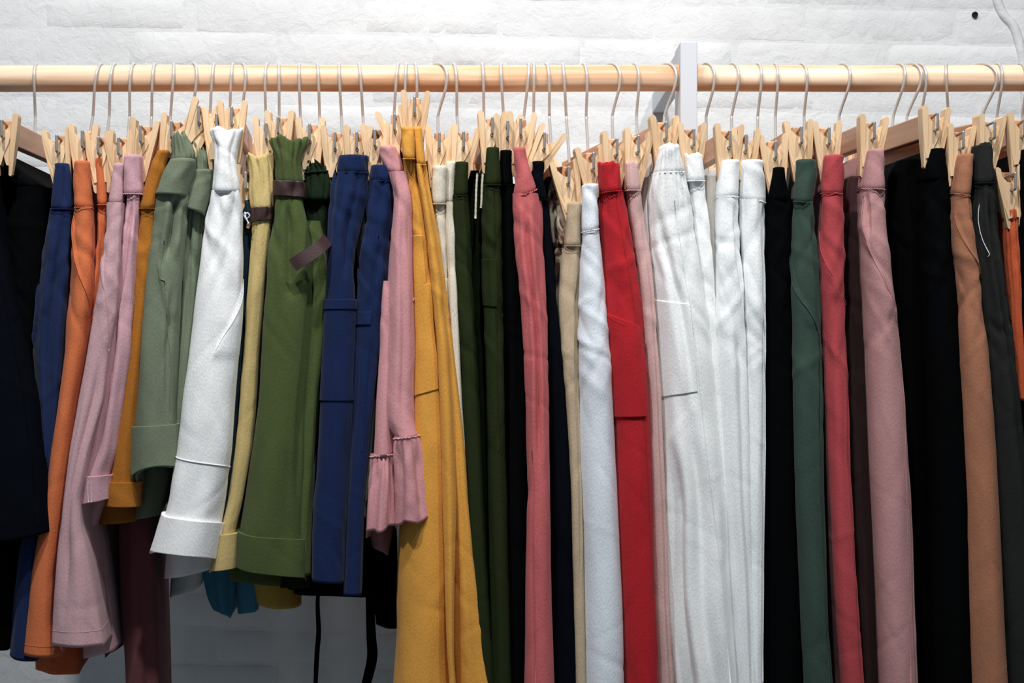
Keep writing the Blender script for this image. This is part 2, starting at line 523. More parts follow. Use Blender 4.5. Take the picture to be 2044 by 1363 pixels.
HT = [  # top px, bulge px, stem px, near pivot px, py, roll deg, drop, spread
 (1, 72, 68, 70, 4, 274, 0, 0), (2, 203, 188, 175, 114, 304, -6, 4), (3, 230, 219, 212, 164, 295, 0, 0),
 (4, 268, 258, 253, 197, 308, -3, 6), (5, 310, 303, 298, 238, 309, -4, 6), (6, 346, 345, 338, 282, 285, 8, -6),
 (7, 386, 392, 382, 342, 276, 10, -10), (8, 428, 423, 418, 395, 246, 20, -24), (9, 465, 461, 457, 431, 262, 0, -12),
 (10, 483, 490, 482, 461, 248, 0, -12), (11, 534, 528, 527, 491, 378, 8, 46), (12, 556, 557, 558, 531, 280, 2, 0),
 (13, 598, 597, 600, 557, 268, 0, -8), (14, 633, 636, 640, 618, 282, 0, 0), (15, 677, 678, 684, 668, 298, 0, 4),
 (16, 716, 721, 729, 712, 298, 2, 4), (17, 795, 790, 782, 750, 293, -2, 0), (18, 812, 809, 807, 788, 262, -16, -12),
 (19, 828, 832, 833, 827, 228, 2, -34), (20, 872, 893, 875, 876, 299, 2, 4), (21, 905, 912, 916, 924, 297, 8, 4),
 (22, 962, 965, 967, 981, 269, 2, -10), (23, 1000, 1001, 1007, 1013, 275, 2, -8), (24, 1055, 1054, 1043, 1040, 271, 3, -10),
 (25, 1065, 1066, 1065, 1085, 299, 26, 6), (26, 1090, 1098, 1103, 1133, 367, -10, 40), (27, 1123, 1128, 1137, 1181, 339, -8, 24),
 (28, 1164, 1173, 1174, 1227, 311, 4, 8), (29, 1218, 1239, 1224, 1271, 305, 6, 4), (30, 1266, 1276, 1272, 1326, 278, 0, -6),
 (31, 1328, 1350, 1325, 1381, 292, 0, 0), (32, 1409, 1427, 1410, 1455, 295, 2, 0), (33, 1461, 1475, 1460, 1489, 303, 2, 4),
 (34, 1513, 1520, 1512, 1548, 316, -4, 8), (35, 1547, 1553, 1548, 1598, 287, -4, 0), (36, 1600, 1612, 1607, 1654, 289, -2, 0),
 (37, 1680, 1697, 1673, 1742, 278, 6, -8), (38, 1793, 1806, 1781, 1867, 260, 4, -16), (39, 1815, 1839, 1808, 1916, 297, 6, 2),
 (40, 1833, 1850, 1840, 1976, 277, 6, -10), (41, 1889, 1890, 1897, 2019, 379, -8, 46), (42, 1955, 1991, 1962, 2042, 273, 2, -10),
 (43, 1990, 2001, 1990, 2098, 290, 0, 0), (44, 2035, 2050, 2043, 2150, 290, 0, 0)]
for h in HT:
    make_hanger(h[0], h[1], h[2], h[3], h[4], h[5], math.radians(h[6]), h[7])

# ------------------------------------------------------------------ cloth
def vnoise(x, y, seed):
    r = np.random.RandomState(seed)
    T = r.rand(64, 64)
    xi, yi = np.floor(x).astype(int), np.floor(y).astype(int)
    fx, fy = x - xi, y - yi
    fx = fx * fx * (3 - 2 * fx); fy = fy * fy * (3 - 2 * fy)
    a = T[xi % 64, yi % 64]; b = T[(xi + 1) % 64, yi % 64]; c = T[xi % 64, (yi + 1) % 64]; d = T[(xi + 1) % 64, (yi + 1) % 64]
    return (a * (1 - fx) + b * fx) * (1 - fy) + (c * (1 - fx) + d * fx) * fy * 1.0

def parse(rows):
    out = []
    for t in rows.split():
        p, x = t.split(':'); a, b = x.split(',')
        out.append((float(p), float(a), float(b)))
    return sorted(out)

class Strip:
    """a flat tube of cloth hanging with its edge to the camera; rows = 'py:xl,xr ...' silhouette at depth yf"""
    def __init__(s, rows, yf=-0.2, depth=0.36, sh=0.0, seed=1, fold=0.09, nf=3, gather=0.0, gfreq=5.0, gdecay=60, grooves=(), steps=(),
                 taper=0.55, nose=1.15, wr=0.03, sm=9, hb=0.0, pin=1.0, blunt=1.0, crease=0.115):
        s.r = parse(rows); s.yf = yf; s.depth = depth; s.sh = sh; s.seed = seed
        s.p0, s.p1 = s.r[0][0], s.r[-1][0]
        g = np.arange(s.p0 - 60, s.p1 + 61, 1.0)
        A = np.array(s.r)
        xl = np.interp(g, A[:, 0], A[:, 1]); xr = np.interp(g, A[:, 0], A[:, 2])
        # linear extrapolation past both ends
        for arr, k in ((xl, 1), (xr, 2)):
            s0 = (A[1, k] - A[0, k]) / (A[1, 0] - A[0, 0]); s1 = (A[-1, k] - A[-2, k]) / (A[-1, 0] - A[-2, 0])
            lo = g < s.p0; hi = g > s.p1
            arr[lo] += s0 * (g[lo] - s.p0); arr[hi] += s1 * (g[hi] - s.p1)
        kx = np.arange(-30, 31); ker = np.exp(-0.5 * (kx / sm) ** 2); ker /= ker.sum()
        def smo(a): return np.convolve(np.pad(a, 30, mode='edge'), ker, 'valid')
        s.g, s.xl, s.xr = g, smo(xl), smo(xr)
        r = np.random.RandomState(seed)
        s.fs = [(r.uniform(0.35, 1.5), r.uniform(-1.6, 1.6) / 1000, r.uniform(0, 6.28), r.uniform(0.4, 1)) for _ in range(nf)]
        s.fold, s.gather, s.gfreq, s.gdecay = fold, gather, gfreq, gdecay
        s.grooves, s.steps, s.taper, s.nose, s.wr, s.blunt = grooves, steps, taper, nose, wr, blunt
        s.hb = hb
        s.gph = r.uniform(0, 6.28)
        s.cr = []
        H = s.p1 - s.p0
        if crease > 0:
            for _ in range(int(8 + H / 36)):
                top = r.rand() < 0.45
                s.cr.append((r.uniform(-0.9, 0.9), s.p0 + (r.uniform(0, 0.25) if top else r.uniform(0, 1)) * H, r.normal(0.1, 0.45), r.uniform(26, 90), r.uniform(3.5, 9.0), crease * (1.0 if top else 0.45) * r.uniform(0.4, 1.0) * r.choice([-1, 1, -1])))
    def prof(s, py):
        xl = np.interp(py, s.g, s.xl); xr = np.interp(py, s.g, s.xr)
        a = (xr - xl) / 2; c = (xr + xl) / 2
        b = np.minimum(a * S * s.nose, 0.06)
        ym = s.yf + 0.6 * b
        k = S * (D + ym) / D
        return (c - 1022) * k, np.maximum(a, 1.0) * k, b
    def disp(s, u, py, a):
        uc = np.clip(u, -1.25, 1.25)
        d = 0
        fade = np.where(np.abs(u) > 1, np.clip(1.6 - np.abs(u), 0, 1), 1.0)
        for f, gk, ph, w in s.fs:
            d = d + w * np.sin(2 * math.pi * (f * uc + gk * (py - s.p0)) + ph + 0.8 * np.sin(py / 130.0 + ph * 2))
        d = d * s.fold / max(1, len(s.fs) ** 0.5)
        if s.gather:
            e = np.exp(-(py - s.p0) / s.gdecay)
            jit = 1.2 * np.sin(py / 23.0 + s.gph) * np.sin(uc * 3 + s.gph)
            ridge = np.abs(np.sin(math.pi * s.gfreq * uc * 0.5 + s.gph + jit * 0.4))
            d = d + s.gather * e * (ridge - 0.7)
        for gr in s.grooves:   # (py0,u0,py1,u1,width,depth)
            t = (py - gr[0]) / (gr[2] - gr[0])
            uc0 = gr[1] + (gr[3] - gr[1]) * t + 0.05 * np.sin(py / 70.0 + gr[0])
            ends = np.clip(t / 0.15, 0, 1) * np.clip((1 - t) / 0.25, 0, 1)
            q = (uc - uc0) / gr[4]
            d = d - gr[5] * ends * (np.exp(-q * q) - 0.28 * np.exp(-(np.abs(q) - 2.0) ** 2))
        apx = a / S
        for cu, cp, an, cl, cw, am in s.cr:
            dx = (uc - cu) * apx; dy = py - cp
            al = dx * math.sin(an) + dy * math.cos(an); pe = dx * math.cos(an) - dy * math.sin(an)
            pe = pe + 0.003 * al * al / max(cl, 1) * 6
            d = d + am * np.exp(-(pe / cw) ** 2 - (al / cl) ** 2) * np.minimum(1, 22.0 / apx)
        d = d * a
        for st in s.steps:     # (path [(py,u)..], height m, fade u)
            path = st[0]; ps = [q[0] for q in path]; us = [q[1] for q in path]
            ue = np.interp(py, ps, us)
            inside = np.clip((py - ps[0]) / 18, 0, 1) * np.clip((ps[-1] - py) / 18, 0, 1)
            side = ue - uc if st[1] > 0 else uc - ue
            prof = np.clip(side / 0.03 + 0.5, 0, 1) * np.clip(1 - side / st[2], 0, 1)
            d = d + abs(st[1]) * inside * prof
        n = vnoise(uc * 2.2 + 9, py / 120.0 + uc * 0.7 + 5, s.seed) - 0.5
        n2 = vnoise(uc * 4.5 + 3, py / 55.0 - uc * 0.8 + 7, s.seed + 3) - 0.5
        d = d + a * s.wr * (2.0 * n + 0.8 * n2)
        return d * fade
    def surf(s, u, py, off=0.0):
        u = np.asarray(u, float); py = np.asarray(py, float)
        c, a, b = s.prof(py)
        th = np.clip(u, -1, 1) * math.pi / 2
        w = np.clip(np.abs(u) - 1, 0, 1)
        sgn = np.sign(u)
        half = a * (1 - s.taper * (1 - (1 - w) ** 2.2))
        sx = np.sin(th); cx = np.cos(th)
        x = np.where(np.abs(u) <= 1, a * sx, sgn * half)
        y = np.where(np.abs(u) <= 1, s.yf + b * (1 - np.abs(cx) ** s.blunt), s.yf + b + (s.depth - b) * w)
        dd = s.disp(u, py, a) + off
        nx = np.where(np.abs(u) <= 1, sx, sgn); ny = np.where(np.abs(u) <= 1, -cx, 0)
        x = x + nx * dd; y = y + ny * dd
        X = c + x + s.sh * (y - s.yf)
        Z = CZ + (681.5 - py) * S * (D + s.yf) / D
        return X, y, Z
    def us(s, n=44, ns=7):
        q = np.linspace(0, 1, ns + 1)[1:] ** 1.5
        return np.concatenate([-1 - q[::-1], np.linspace(-1, 1, n), 1 + q])
    def mesh(s, name, mat, parent, step=9.0, slope=0.0, ripple=0.0, hem=True, n=44, top_in=True, bow=0.0, tuck=0.0, hrip=0.0):
        n = int(max(20, min(64, np.max(s.xr[60:-60] - s.xl[60:-60]) / 1.9)))
        us = s.us(n)
        nv = max(6, int((s.p1 - s.p0) / step))
        vs = np.linspace(0, 1, nv)
        U, V = np.meshgrid(us, vs)
        uc = np.clip(U, -1, 1)
        top = s.p0 + (ripple * (np.sin(uc * 5.1 + s.gph) + 0.6 * np.sin(uc * 11 + s.gph * 2)) if ripple else 0)
        bot = s.p1 + slope * uc + bow * (1 - uc ** 2) + s.hb * np.clip(np.abs(U) - 0.9, 0, 1) ** 0.7 + hrip * np.sin(uc * 6.5 + s.gph)
        P = top + (bot - top) * V
        O = -tuck * np.clip((P - (bot - 9)) / 9, 0, 1) ** 2
        X, Y, Z = s.surf(U, P, O)
        L = [np.stack([X, Y, Z], -1)]
        if hem:
            Pb = P[-1:]
            for off, dp in ((-0.0016 - tuck, 0), (-0.0018 - tuck, -26)):
                L.append(np.stack(s.surf(U[-1:], Pb + dp, off), -1))
        if top_in:
            pre = []
            for off, dp in ((-0.0045, 14), (-0.0030, 1.0), (-0.0012, -1.2)):
                pre.append(np.stack(s.surf(U[:1], P[:1] + dp, off), -1))
            L = pre + L
        A = np.concatenate(L, 0)
        o = mesh_obj(name, A.reshape(-1, 3), quad_array(A.shape[0], A.shape[1], True), mat, parent)
        return o
    def patch(s, name, mat, parent, py0, py1, u0=-2, u1=2, off=0.003, slope0=0.0, slope1=0.0, bow1=0.0, n=36, m=10, lip=True):
        us = np.linspace(u0, u1, n) if not (u0 <= -2 and u1 >= 2) else s.us(40)
        e = 1.6 / max(4.0, py1 - py0)
        if not (u0 <= -2 and u1 >= 2): us = np.concatenate([[u0, u0 + 0.025], us[1:-1], [u1 - 0.025, u1]])
        U, V = np.meshgrid(us, np.concatenate([[0, e], np.linspace(0, 1, m)[1:-1], [1 - e, 1]]))
        uc = np.clip(U, -1, 1)
        P = (py0 + slope0 * uc) + ((py1 + slope1 * uc + (bow1 * (1 - uc ** 2) + s.hb * np.clip(np.abs(U) - 0.9, 0, 1) ** 0.7 if u0 <= -2 and u1 >= 2 and py1 > s.p1 - 20 else 0)) - (py0 + slope0 * uc)) * V
        O = np.full_like(U, off)
        full = u0 <= -2 and u1 >= 2
        L = [np.stack(s.surf(U, P, O), -1)]
        L.insert(0, np.stack(s.surf(U[:1], P[:1] + 1.0, O[:1] * 0 - 0.0015), -1))
        L.insert(1, np.stack(s.surf(U[:1], P[:1] - 0.4, O[:1] * 0.75), -1))
        L.append(np.stack(s.surf(U[-1:], P[-1:] + 0.4, O[-1:] * 0.75), -1))
        L.append(np.stack(s.surf(U[-1:], P[-1:] - (18 if full else 1), O[-1:] * 0 - 0.0015), -1))
        A = np.concatenate(L, 0)
        if not full:   # close the two upright sides down to the cloth
            du = (u1 - u0) * 0.012
            Pc = np.concatenate([P[:1] + 1, P[:1], P, P[-1:], P[-1:] - 1], 0)
            l = np.stack(s.surf(np.full(Pc.shape[0], u0 + du * 0.0), Pc[:, 0], -0.0015), -1)[:, None]
            r_ = np.stack(s.surf(np.full(Pc.shape[0], u1), Pc[:, -1], -0.0015), -1)[:, None]
            A = np.concatenate([l, A, r_], 1)
        return mesh_obj(name, A.reshape(-1, 3), quad_array(A.shape[0], A.shape[1], full), mat, parent)
    def line(s, name, mat, parent, path, r=0.0009, off=0.0004, per=6, wav=0.0):
        r = r * 0.6; off = min(off, 0.0008) if name != 'overlock_stitch' else off
        pts = []
        P = smooth_path([(q[1], q[0], 0) for q in path], per)
        for k, q in enumerate(P):
            x, y, z = s.surf(np.array([q.x]), np.array([q.y + wav * math.sin(k * 1.9)]), off)
            pts.append((float(x[0]), float(y[0]), float(z[0])))
        return tube(name, pts, r, mat, parent, 6)

def ring_path(py, slope=0.0, bow=0.0, u=1.5, n=15):
    return [(py + slope * max(-1, min(1, q)) + bow * (1 - min(1, abs(q)) ** 2), q) for q in np.linspace(-u, u, n)]

GARM = {}
def garment(name, hang, phrase, label, cat, group=None):
    """the garment's root sits at its top, under the hanger"""
    root = empty(name, (0, 0, 0))
    tag(root, label, cat, group)
    GARM.setdefault(hang, []).append(phrase)
    root['_h'] = hang
    return root

def band(root, mat, rows, yf, hang, gather=0.0, gfreq=6, ripple=0.0, seed=1, fold=0.03, seam=True, slope=0.0, seam_r=0.0007, seammat=None, taper=0.8, wr=0.03, nose=1.0, n=44, step=5.0, grooves=()):
    st = Strip(rows, yf, 0.36, HANG[hang]['sh'], seed, fold, 2, gather, gfreq, 90, grooves=grooves, taper=taper, wr=wr, sm=5, nose=nose)
    st.mesh('waistband', mat, root, step=step, ripple=ripple, slope=slope, hem=True, n=n, tuck=0.0022)
    if seam:
        st.line('waist_seam', seammat or mat, root, ring_path(st.p1 - 1.5, slope), min(seam_r, 0.0010), 0.0001, 4, wav=0.9)
    return st

BOT = 1720

# ------------------------------------------------------------------ garments, left to right
def leg(root, mat, rows, yf, hang, name='leg', seed=1, slope=0.0, bow=0.0, hem=True, n=44, step=7.0, hrip=0.0, **kw):
    st = Strip(rows, yf, kw.pop('depth', 0.36), HANG[hang]['sh'] if 'sh' not in kw else kw.pop('sh'), seed, **kw)
    st.mesh(name, mat, root, step=step, slope=slope, bow=bow, hem=hem, n=n, top_in=False, hrip=hrip)
    return st

# 1 very dark navy garment, far left, nearest the camera
F = fabric((9, 13, 21), gain=0.8)
g = garment('long_coat', 1, 'near-black coat', 'near-black coat cut off by the left edge, its hem slanting up', 'coat')
s = leg(g, F, '330:-60,-18 420:-75,-8 480:-80,2 560:-85,20 660:-90,42 800:-95,76 950:-100,101 1040:-100,116 1085:-100,118', -0.235, 1, 'body', 11, slope=-28, fold=0.03, taper=0.5, nose=0.8)
band(g, F, '312:-50,-16 360:-60,-12', -0.232, 1, seed=3)
s.line('side_seam', F, g, [(420, 0.5), (700, 0.55), (1050, 0.5)])

# black garment behind it
F = fabric((7, 8, 10), gain=0.8)
g = garment('black_trousers', 1, 'black trousers behind it', 'black trousers filling the gap beside the blue trousers at the left', 'trousers')
leg(g, F, '372:28,104 450:10,104 560:0,100 700:-10,92 900:-20,90 1080:-24,80 1200:-30,52 1298:-34,18', -0.175, 1, 'leg', 12, slope=4, fold=0.05, taper=0.3)
band(g, F, '300:-20,8 335:-10,40 372:10,98', -0.17, 1, seed=5, taper=0.3, seam=False, ripple=3)
g_tag = g

# 2 navy trousers
F = fabric((28, 42, 80))
g = garment('navy_trousers', 2, 'dark blue trousers', 'dark blue trousers with a curved side pocket, beside the bright orange pair', 'trousers')
band(g, F, '326:107,139 380:104,143 418:100,147', -0.2, 2, seed=4, grooves=[(330, 0.25, 416, 0.25, 0.18, 0.25)])
s = leg(g, F, '414:99,149 450:93,148 520:82,144 600:72,140 700:66,134 800:74,124 900:84,112 1000:60,100 1100:36,84 1200:24,76 1318:15,72', -0.195, 2, seed=21, slope=8,
        grooves=[(416, 0.15, 1000, 0.05, 0.16, 0.35)], steps=[([(560, -0.75), (620, -0.55), (690, -0.75)], 0.003, 0.8)])
s.line('pocket_edge', F, g, [(560, -0.7), (600, -0.98), (650, -1.05), (690, -0.8)], 0.001)

# 3 orange trousers
F = fabric((208, 114, 72))
g = garment('orange_trousers', 3, 'bright orange trousers', 'long bright orange trousers with a slant pocket and a stacked double hem', 'trousers')
band(g, F, '321:146,178 360:145,180 415:148,184', -0.207, 3, seed=6)
s = leg(g, F, '411:148,184 500:144,188 580:137,187 640:131,180 700:129,173 800:116,153 900:101,140 1000:88,128 1080:74,118 1150:62,110 1250:49,108 1312:39,122', -0.205, 3, seed=31, slope=5, fold=0.05,
        steps=[([(425, -0.75), (500, -0.4), (560, 0.1), (600, 0.55), (640, 0.8)], 0.0022, 0.9)])
s.line('pocket_edge', F, g, [(425, -0.72), (470, -0.62), (520, -0.3), (570, 0.2), (610, 0.62), (640, 0.85)], 0.0011, 0.0016)
s.line('hem_stitch', F, g, ring_path(1290, 4), 0.0007, 0.0)
leg(g, fabric((200, 100, 58)), '900:95,150 1100:80,150 1250:74,160 1346:74,160', -0.10, 3, 'leg', 32, slope=6, depth=0.25, taper=0.3)

# 4 second orange trousers, set back
g = garment('orange_trousers', 4, 'second orange pair', 'orange trousers set back, only a narrow strip showing between orange and pink', 'trousers')
band(g, F, '316:188,208 360:191,210 410:195,213', -0.19, 4, seed=7, gather=0.1)
leg(g, F, '406:195,214 450:193,214 520:189,213 600:180,204 700:165,190 800:150,180 1000:130,160', -0.185, 4, seed=41, grooves=[(410, 0, 700, 0.2, 0.2, 0.25)])

# 5 pink trousers
F = fabric((204, 164, 170))
g = garment('pink_trousers', 5, 'long pale pink trousers', 'long pale pink trousers flaring to a wide hem at the lower left', 'trousers')
band(g, F, '326:225,246 360:220,245 407:214,244', -0.212, 5, seed=8)
s = leg(g, F, '403:213,244 480:209,240 560:196,233 640:184,226 700:173,216 800:155,205 900:139,178 1000:126,158 1050:120,162 1100:115,174 1200:107,190 1292:102,204', -0.222, 5, seed=51, slope=1, fold=0.05, nose=0.7, hb=14,
        grooves=[(700, 0.35, 1250, -0.35, 0.22, 0.30)], steps=[([(500, -0.7), (570, -0.1), (640, 0.35), (700, 0.8)], 0.002, 0.9)])
s.line('pocket_edge', F, g, [(505, -0.75), (560, -0.2), (610, 0.2), (660, 0.5), (700, 0.85)], 0.0010, 0.0012)
s.line('hem_stitch', F, g, ring_path(1262), 0.0006, 0.0)
leg(g, F, '700:160,200 1000:150,190 1200:160,225 1308:165,238', -0.12, 5, 'leg', 52, slope=-14, depth=0.24, taper=0.3)

# 6 pink cropped trousers with a turned-up cuff
F2 = fabric((204, 160, 170))
g = garment('pink_cropped_trousers', 6, 'pink cropped trousers', 'pink cropped trousers with a rolled cuff showing white overlock stitching', 'trousers')
band(g, F2, '309:247,281 340:246,281 388:245,283', -0.212, 6, seed=9, seam_r=0.0014)
s = leg(g, F2, '384:251,278 410:250,277 450:245,275 520:240,271 600:231,269 700:216,263 800:201,247 900:183,234 960:163,214 1003:160,212', -0.208, 6, seed=61, slope=-8,
        grooves=[(392, 0.1, 640, -0.5, 0.2, 0.5), (620, -0.45, 950, -0.2, 0.22, 0.35)], fold=0.07, gather=0.12, gdecay=120)
s.patch('cuff', F2, g, 950, 1003, off=0.0048, slope0=-2, slope1=-9)
for du in (-0.16, -0.03):
    s.line('overlock_stitch', M_WHITECORD, g, [(955, du), (975, du + 0.03), (1001, du + 0.08)], 0.0006, 0.0050)
leg(g, F2, '850:180,236 960:172,222 1062:168,182', -0.15, 6, 'leg', 62, depth=0.2)

# 7 mustard shorts
F = fabric((168, 106, 38))
g = garment('mustard_shorts', 7, 'mustard shorts', 'mustard brown shorts with turned-up cuff between pink cuff and sage shorts', 'shorts')
band(g, F, '300:314,337 340:297,330 375:287,320 417:277,313', -0.206, 7, seed=10)
s = leg(g, F, '413:277,313 500:272,311 600:267,297 700:257,287 800:243,279 900:226,274 965:214,272 1010:216,270', -0.200, 7, seed=71, slope=2, fold=0.05)
s.patch('cuff', F, g, 963, 1012, off=0.0048, slope1=1)
leg(g, F, '800:215,280 950:205,285 1046:195,275', -0.12, 7, 'leg', 72, slope=-4, depth=0.26, taper=0.3)

# 8 sage paperbag shorts
F = fabric((112, 122, 102))
g = garment('sage_shorts', 8, 'sage green shorts', 'sage green shorts with a gathered paperbag waist and fold-over band', 'shorts')
band(g, F, '266:345,372 285:343,384 305:345,392 322:340,388', -0.208, 8, gather=0.30, gfreq=7, ripple=4, seed=11, seam=False)
band(g, F, '290:378,412 310:382,420 340:376,424 380:368,426', -0.188, 8, gather=0.32, gfreq=7, ripple=5, seed=12, seam=False)
s1 = Strip('316:340,388 345:324,388 388:309,380', -0.222, 0.3, HANG[8]['sh'], 13, 0.03, taper=0.6, sm=5)
s1.mesh('fold_over_band', F, g, step=5, slope=4)
s2 = Strip('338:386,428 380:374,424 420:368,412', -0.206, 0.3, HANG[8]['sh'], 14, 0.03, taper=0.6, sm=5)
s2.mesh('fold_over_band', F, g, step=5, slope=10)
s = leg(g, F, hb=26, rows='380:316,378 450:307,376 520:298,369 600:290,362 700:282,357 800:275,353 850:271,353 900:270,353 955:272,352', yf=-0.216, hang=8, seed=81, slope=-10, bow=-22, fold=0.07,
        grooves=[(392, 0.15, 520, 0.1, 0.14, 0.5), (560, 0.35, 850, 0.5, 0.10, 0.12)], steps=[([(520, -0.3), (580, 0.0), (640, 0.3)], -0.0022, 0.9)])
s.line('side_seam', F, g, [(560, 0.05), (640, 0.3), (720, 0.52), (840, 0.55)], 0.0008)
s.line('pocket_edge', F, g, [(480, -0.1), (550, -0.12), (562, 0.1), (585, 0.12)], 0.0011)
s.patch('cuff', F, g, 850, 953, off=0.0048, slope0=-4, slope1=-12, bow1=-22)
leg(g, F, '418:370,410 500:364,402 600:358,396 700:353,388 800:348,380 900:330,372', -0.19, 8, 'leg', 82, gather=0.2, gdecay=80,
    grooves=[(420, -0.2, 700, 0.1, 0.18, 0.35)])
leg(g, F, '800:285,345 950:276,338 1034:272,318', -0.15, 8, 'leg', 83, slope=-6, depth=0.24, taper=0.3)

# 9 dark maroon trousers seen only below
F = fabric((112, 66, 70))
g = garment('maroon_trousers', 9, 'dark maroon trousers', 'dark maroon wide trousers hanging behind, below the cuffed shorts', 'trousers')
band(g, F, '300:418,440 380:410,446', -0.14, 9, seed=15)
leg(g, F, '376:405,446 600:352,400 900:270,330 1000:240,305 1100:240,314 1200:241,318 1363:251,320 %d:262,326' % BOT, -0.10, 9, seed=91, fold=0.08, grooves=[(1050, 0.2, 1700, 0.3, 0.2, 0.2)], depth=0.26)
leg(g, F, '800:230,300 1000:185,240 1100:188,240 1200:198,243 1302:206,246', -0.06, 9, 'leg', 92, slope=-14, depth=0.24)

# 10 white shorts
F = fabric((242, 244, 248))
g = garment('white_shorts', 10, 'white shorts', 'white paperbag shorts with a deep turned-up hem cuff, left of centre', 'shorts')
band(g, F, '256:419,487 270:422,483 290:427,477 320:429,474 350:427,478 384:424,481', -0.228, 10, gather=0.14, gfreq=4, ripple=3, seed=16, seam=False, wr=0.08)
s = leg(g, F, '378:423,481 400:419,486 450:411,488 520:404,489 600:392,486 700:380,480 800:367,472 900:356,465 1000:336,452 1050:322,443 1112:305,432', -0.226, 10, seed=101, slope=10, bow=-6, hb=34, nose=0.8, fold=0.04,
        gather=0.16, gfreq=3, gdecay=45, wr=0.04, steps=[([(560, 0.95), (600, 0.7), (650, 0.35), (700, 0.05), (720, -0.05)], -0.0025, 1.2)],
        grooves=[(390, 0.2, 640, 0.35, 0.5, 0.16)])
s.line('pocket_edge', F, g, [(555, 1.05), (580, 0.9), (615, 0.65), (660, 0.3), (705, 0.02)], 0.0006, 0.0005)
s.line('knee_seam', F, g, ring_path(924, 12), 0.0011, 0.0005)
s.patch('cuff', F, g, 1038, 1114, off=0.0048, slope0=11, slope1=10, bow1=-6)
leg(g, F, '900:350,460 1050:340,440 1150:330,420', -0.12, 10, 'leg', 102, slope=-12, depth=0.22, taper=0.2)
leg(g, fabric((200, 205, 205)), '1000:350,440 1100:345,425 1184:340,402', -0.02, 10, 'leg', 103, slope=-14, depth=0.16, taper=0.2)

# 11 dark teal garment with a white bow
F = fabric((26, 46, 60))
g = garment('teal_drawstring_shorts', 11, 'dark teal shorts', 'dark teal shorts with a thin white drawstring bow, sliver beside the white pair', 'shorts')
band(g, F, '400:484,505 440:484,504', -0.19, 11, seed=17)
s = leg(g, F, '436:483,506 520:482,502 700:470,500 900:440,480 1060:420,470 1110:415,468', -0.18, 11, seed=111, slope=6, depth=0.2)
q = [Vector((PX(a, -0.205), -0.205 - 0.003 * math.sin(i), PZ(b, -0.205))) for i, (a, b) in enumerate([(488, 432), (494, 425), (499, 431), (493, 436), (488, 434), (486, 427), (489, 424), (491, 434), (497, 446)])]
tube('drawstring', smooth_path(q, 5), 0.0008, M_WHITECORD, g, 6)
leg(g, fabric((66, 124, 150)), '1040:412,480 1150:404,474 1200:415,468 1226:430,462', -0.02, 11, 'tail', 112, slope=10, depth=0.15)
leg(g, fabric((66, 124, 150)), '1040:470,522 1150:470,524 1200:472,520 1224:474,514', -0.02, 11, 'tail', 113, slope=-4, depth=0.15)

# 12 khaki gold shorts with leather belt
F = fabric((194, 172, 116))
g = garment('khaki_shorts', 12, 'khaki gold shorts', 'khaki gold paperbag shorts with dark leather belt and turned-up cuff', 'shorts')
b1 = band(g, F, '309:490,545 330:497,548 352:500,546 380:498,547 418:501,548', -0.205, 12, gather=0.25, gfreq=5, ripple=4, seed=18, seam=False, wr=0.07)
s = leg(g, F, '410:501,546 450:503,542 520:498,533 600:493,526 700:486,516 800:478,511 900:470,502 1000:456,484 1065:440,470 1136:426,466', -0.203, 12, seed=121, hb=14, slope=-4, fold=0.06, gather=0.15, gdecay=60)
s.patch('cuff', F, g, 1066, 1138, off=0.0048, slope0=-3, slope1=-5)
s.patch('belt', M_LEATHER, g, 413, 440, off=0.0028, slope0=-2, slope1=-4)
leg(g, fabric((186, 150, 70)), '1000:470,580 1100:480,595 1206:510,600', -0.03, 12, 'leg', 122, slope=6, bow=10, depth=0.2, taper=0.2)

# 13 olive shorts with leather belt
F = fabric((74, 86, 48))
g = garment('olive_shorts', 13, 'olive green shorts', 'wide olive green shorts with gathered waist, dark leather belt and deep cuff', 'shorts')
band(g, F, '275:534,611 292:541,607 318:549,601 340:547,603 366:549,606', -0.216, 13, gather=0.24, gfreq=6, ripple=4, seed=19, seam=False, wr=0.06)
s = leg(g, F, '360:549,605 400:548,600 450:540,614 520:531,620 600:525,621 700:519,613 800:511,606 900:502,603 1000:487,600 1065:473,598 1140:470,600', -0.218, 13, seed=131, slope=14, bow=4, hb=26, nose=0.8, fold=0.05, gather=0.22, gfreq=3.2, gdecay=110,
        grooves=[(400, 0.05, 600, 0.15, 0.14, 0.25), (520, 0.75, 1050, 0.7, 0.1, 0.12)])
s.patch('belt', M_LEATHER, g, 361, 391, off=0.0032, slope0=2, slope1=3)
s.patch('cuff', F, g, 1072, 1146, off=0.0048, slope0=10, slope1=15)
leg(g, F, '900:480,605 1050:450,612 1168:448,614', -0.13, 13, 'leg', 132, slope=10, depth=0.26, taper=0.15)
s2 = leg(g, F, '440:606,640 520:615,655 600:614,656 700:606,644 800:600,632 1000:594,622 1150:590,620', -0.195, 13, 'leg', 133, grooves=[(450, 0, 900, 0, 0.3, 0.2)])

# 14 dark green shorts with loose leather belt end
F = fabric((28, 40, 26))
g = garment('dark_green_shorts', 14, 'dark green shorts', 'very dark green shorts whose loose brown leather belt end sticks out', 'shorts')
b1 = band(g, F, '326:612,648 345:608,672 370:606,672 400:606,668', -0.196, 14, gather=0.2, ripple=6, seed=20, seam=False)
b1.line('rolled_edge', F, g, ring_path(342, -3), 0.0022, 0.001, 4)
s = leg(g, F, '394:606,668 450:612,660 520:612,655 600:614,652 800:606,640 1000:592,622 1175:560,616', -0.186, 14, seed=141, fold=0.1)
s.patch('belt', M_LEATHER, g, 476, 496, off=0.004)
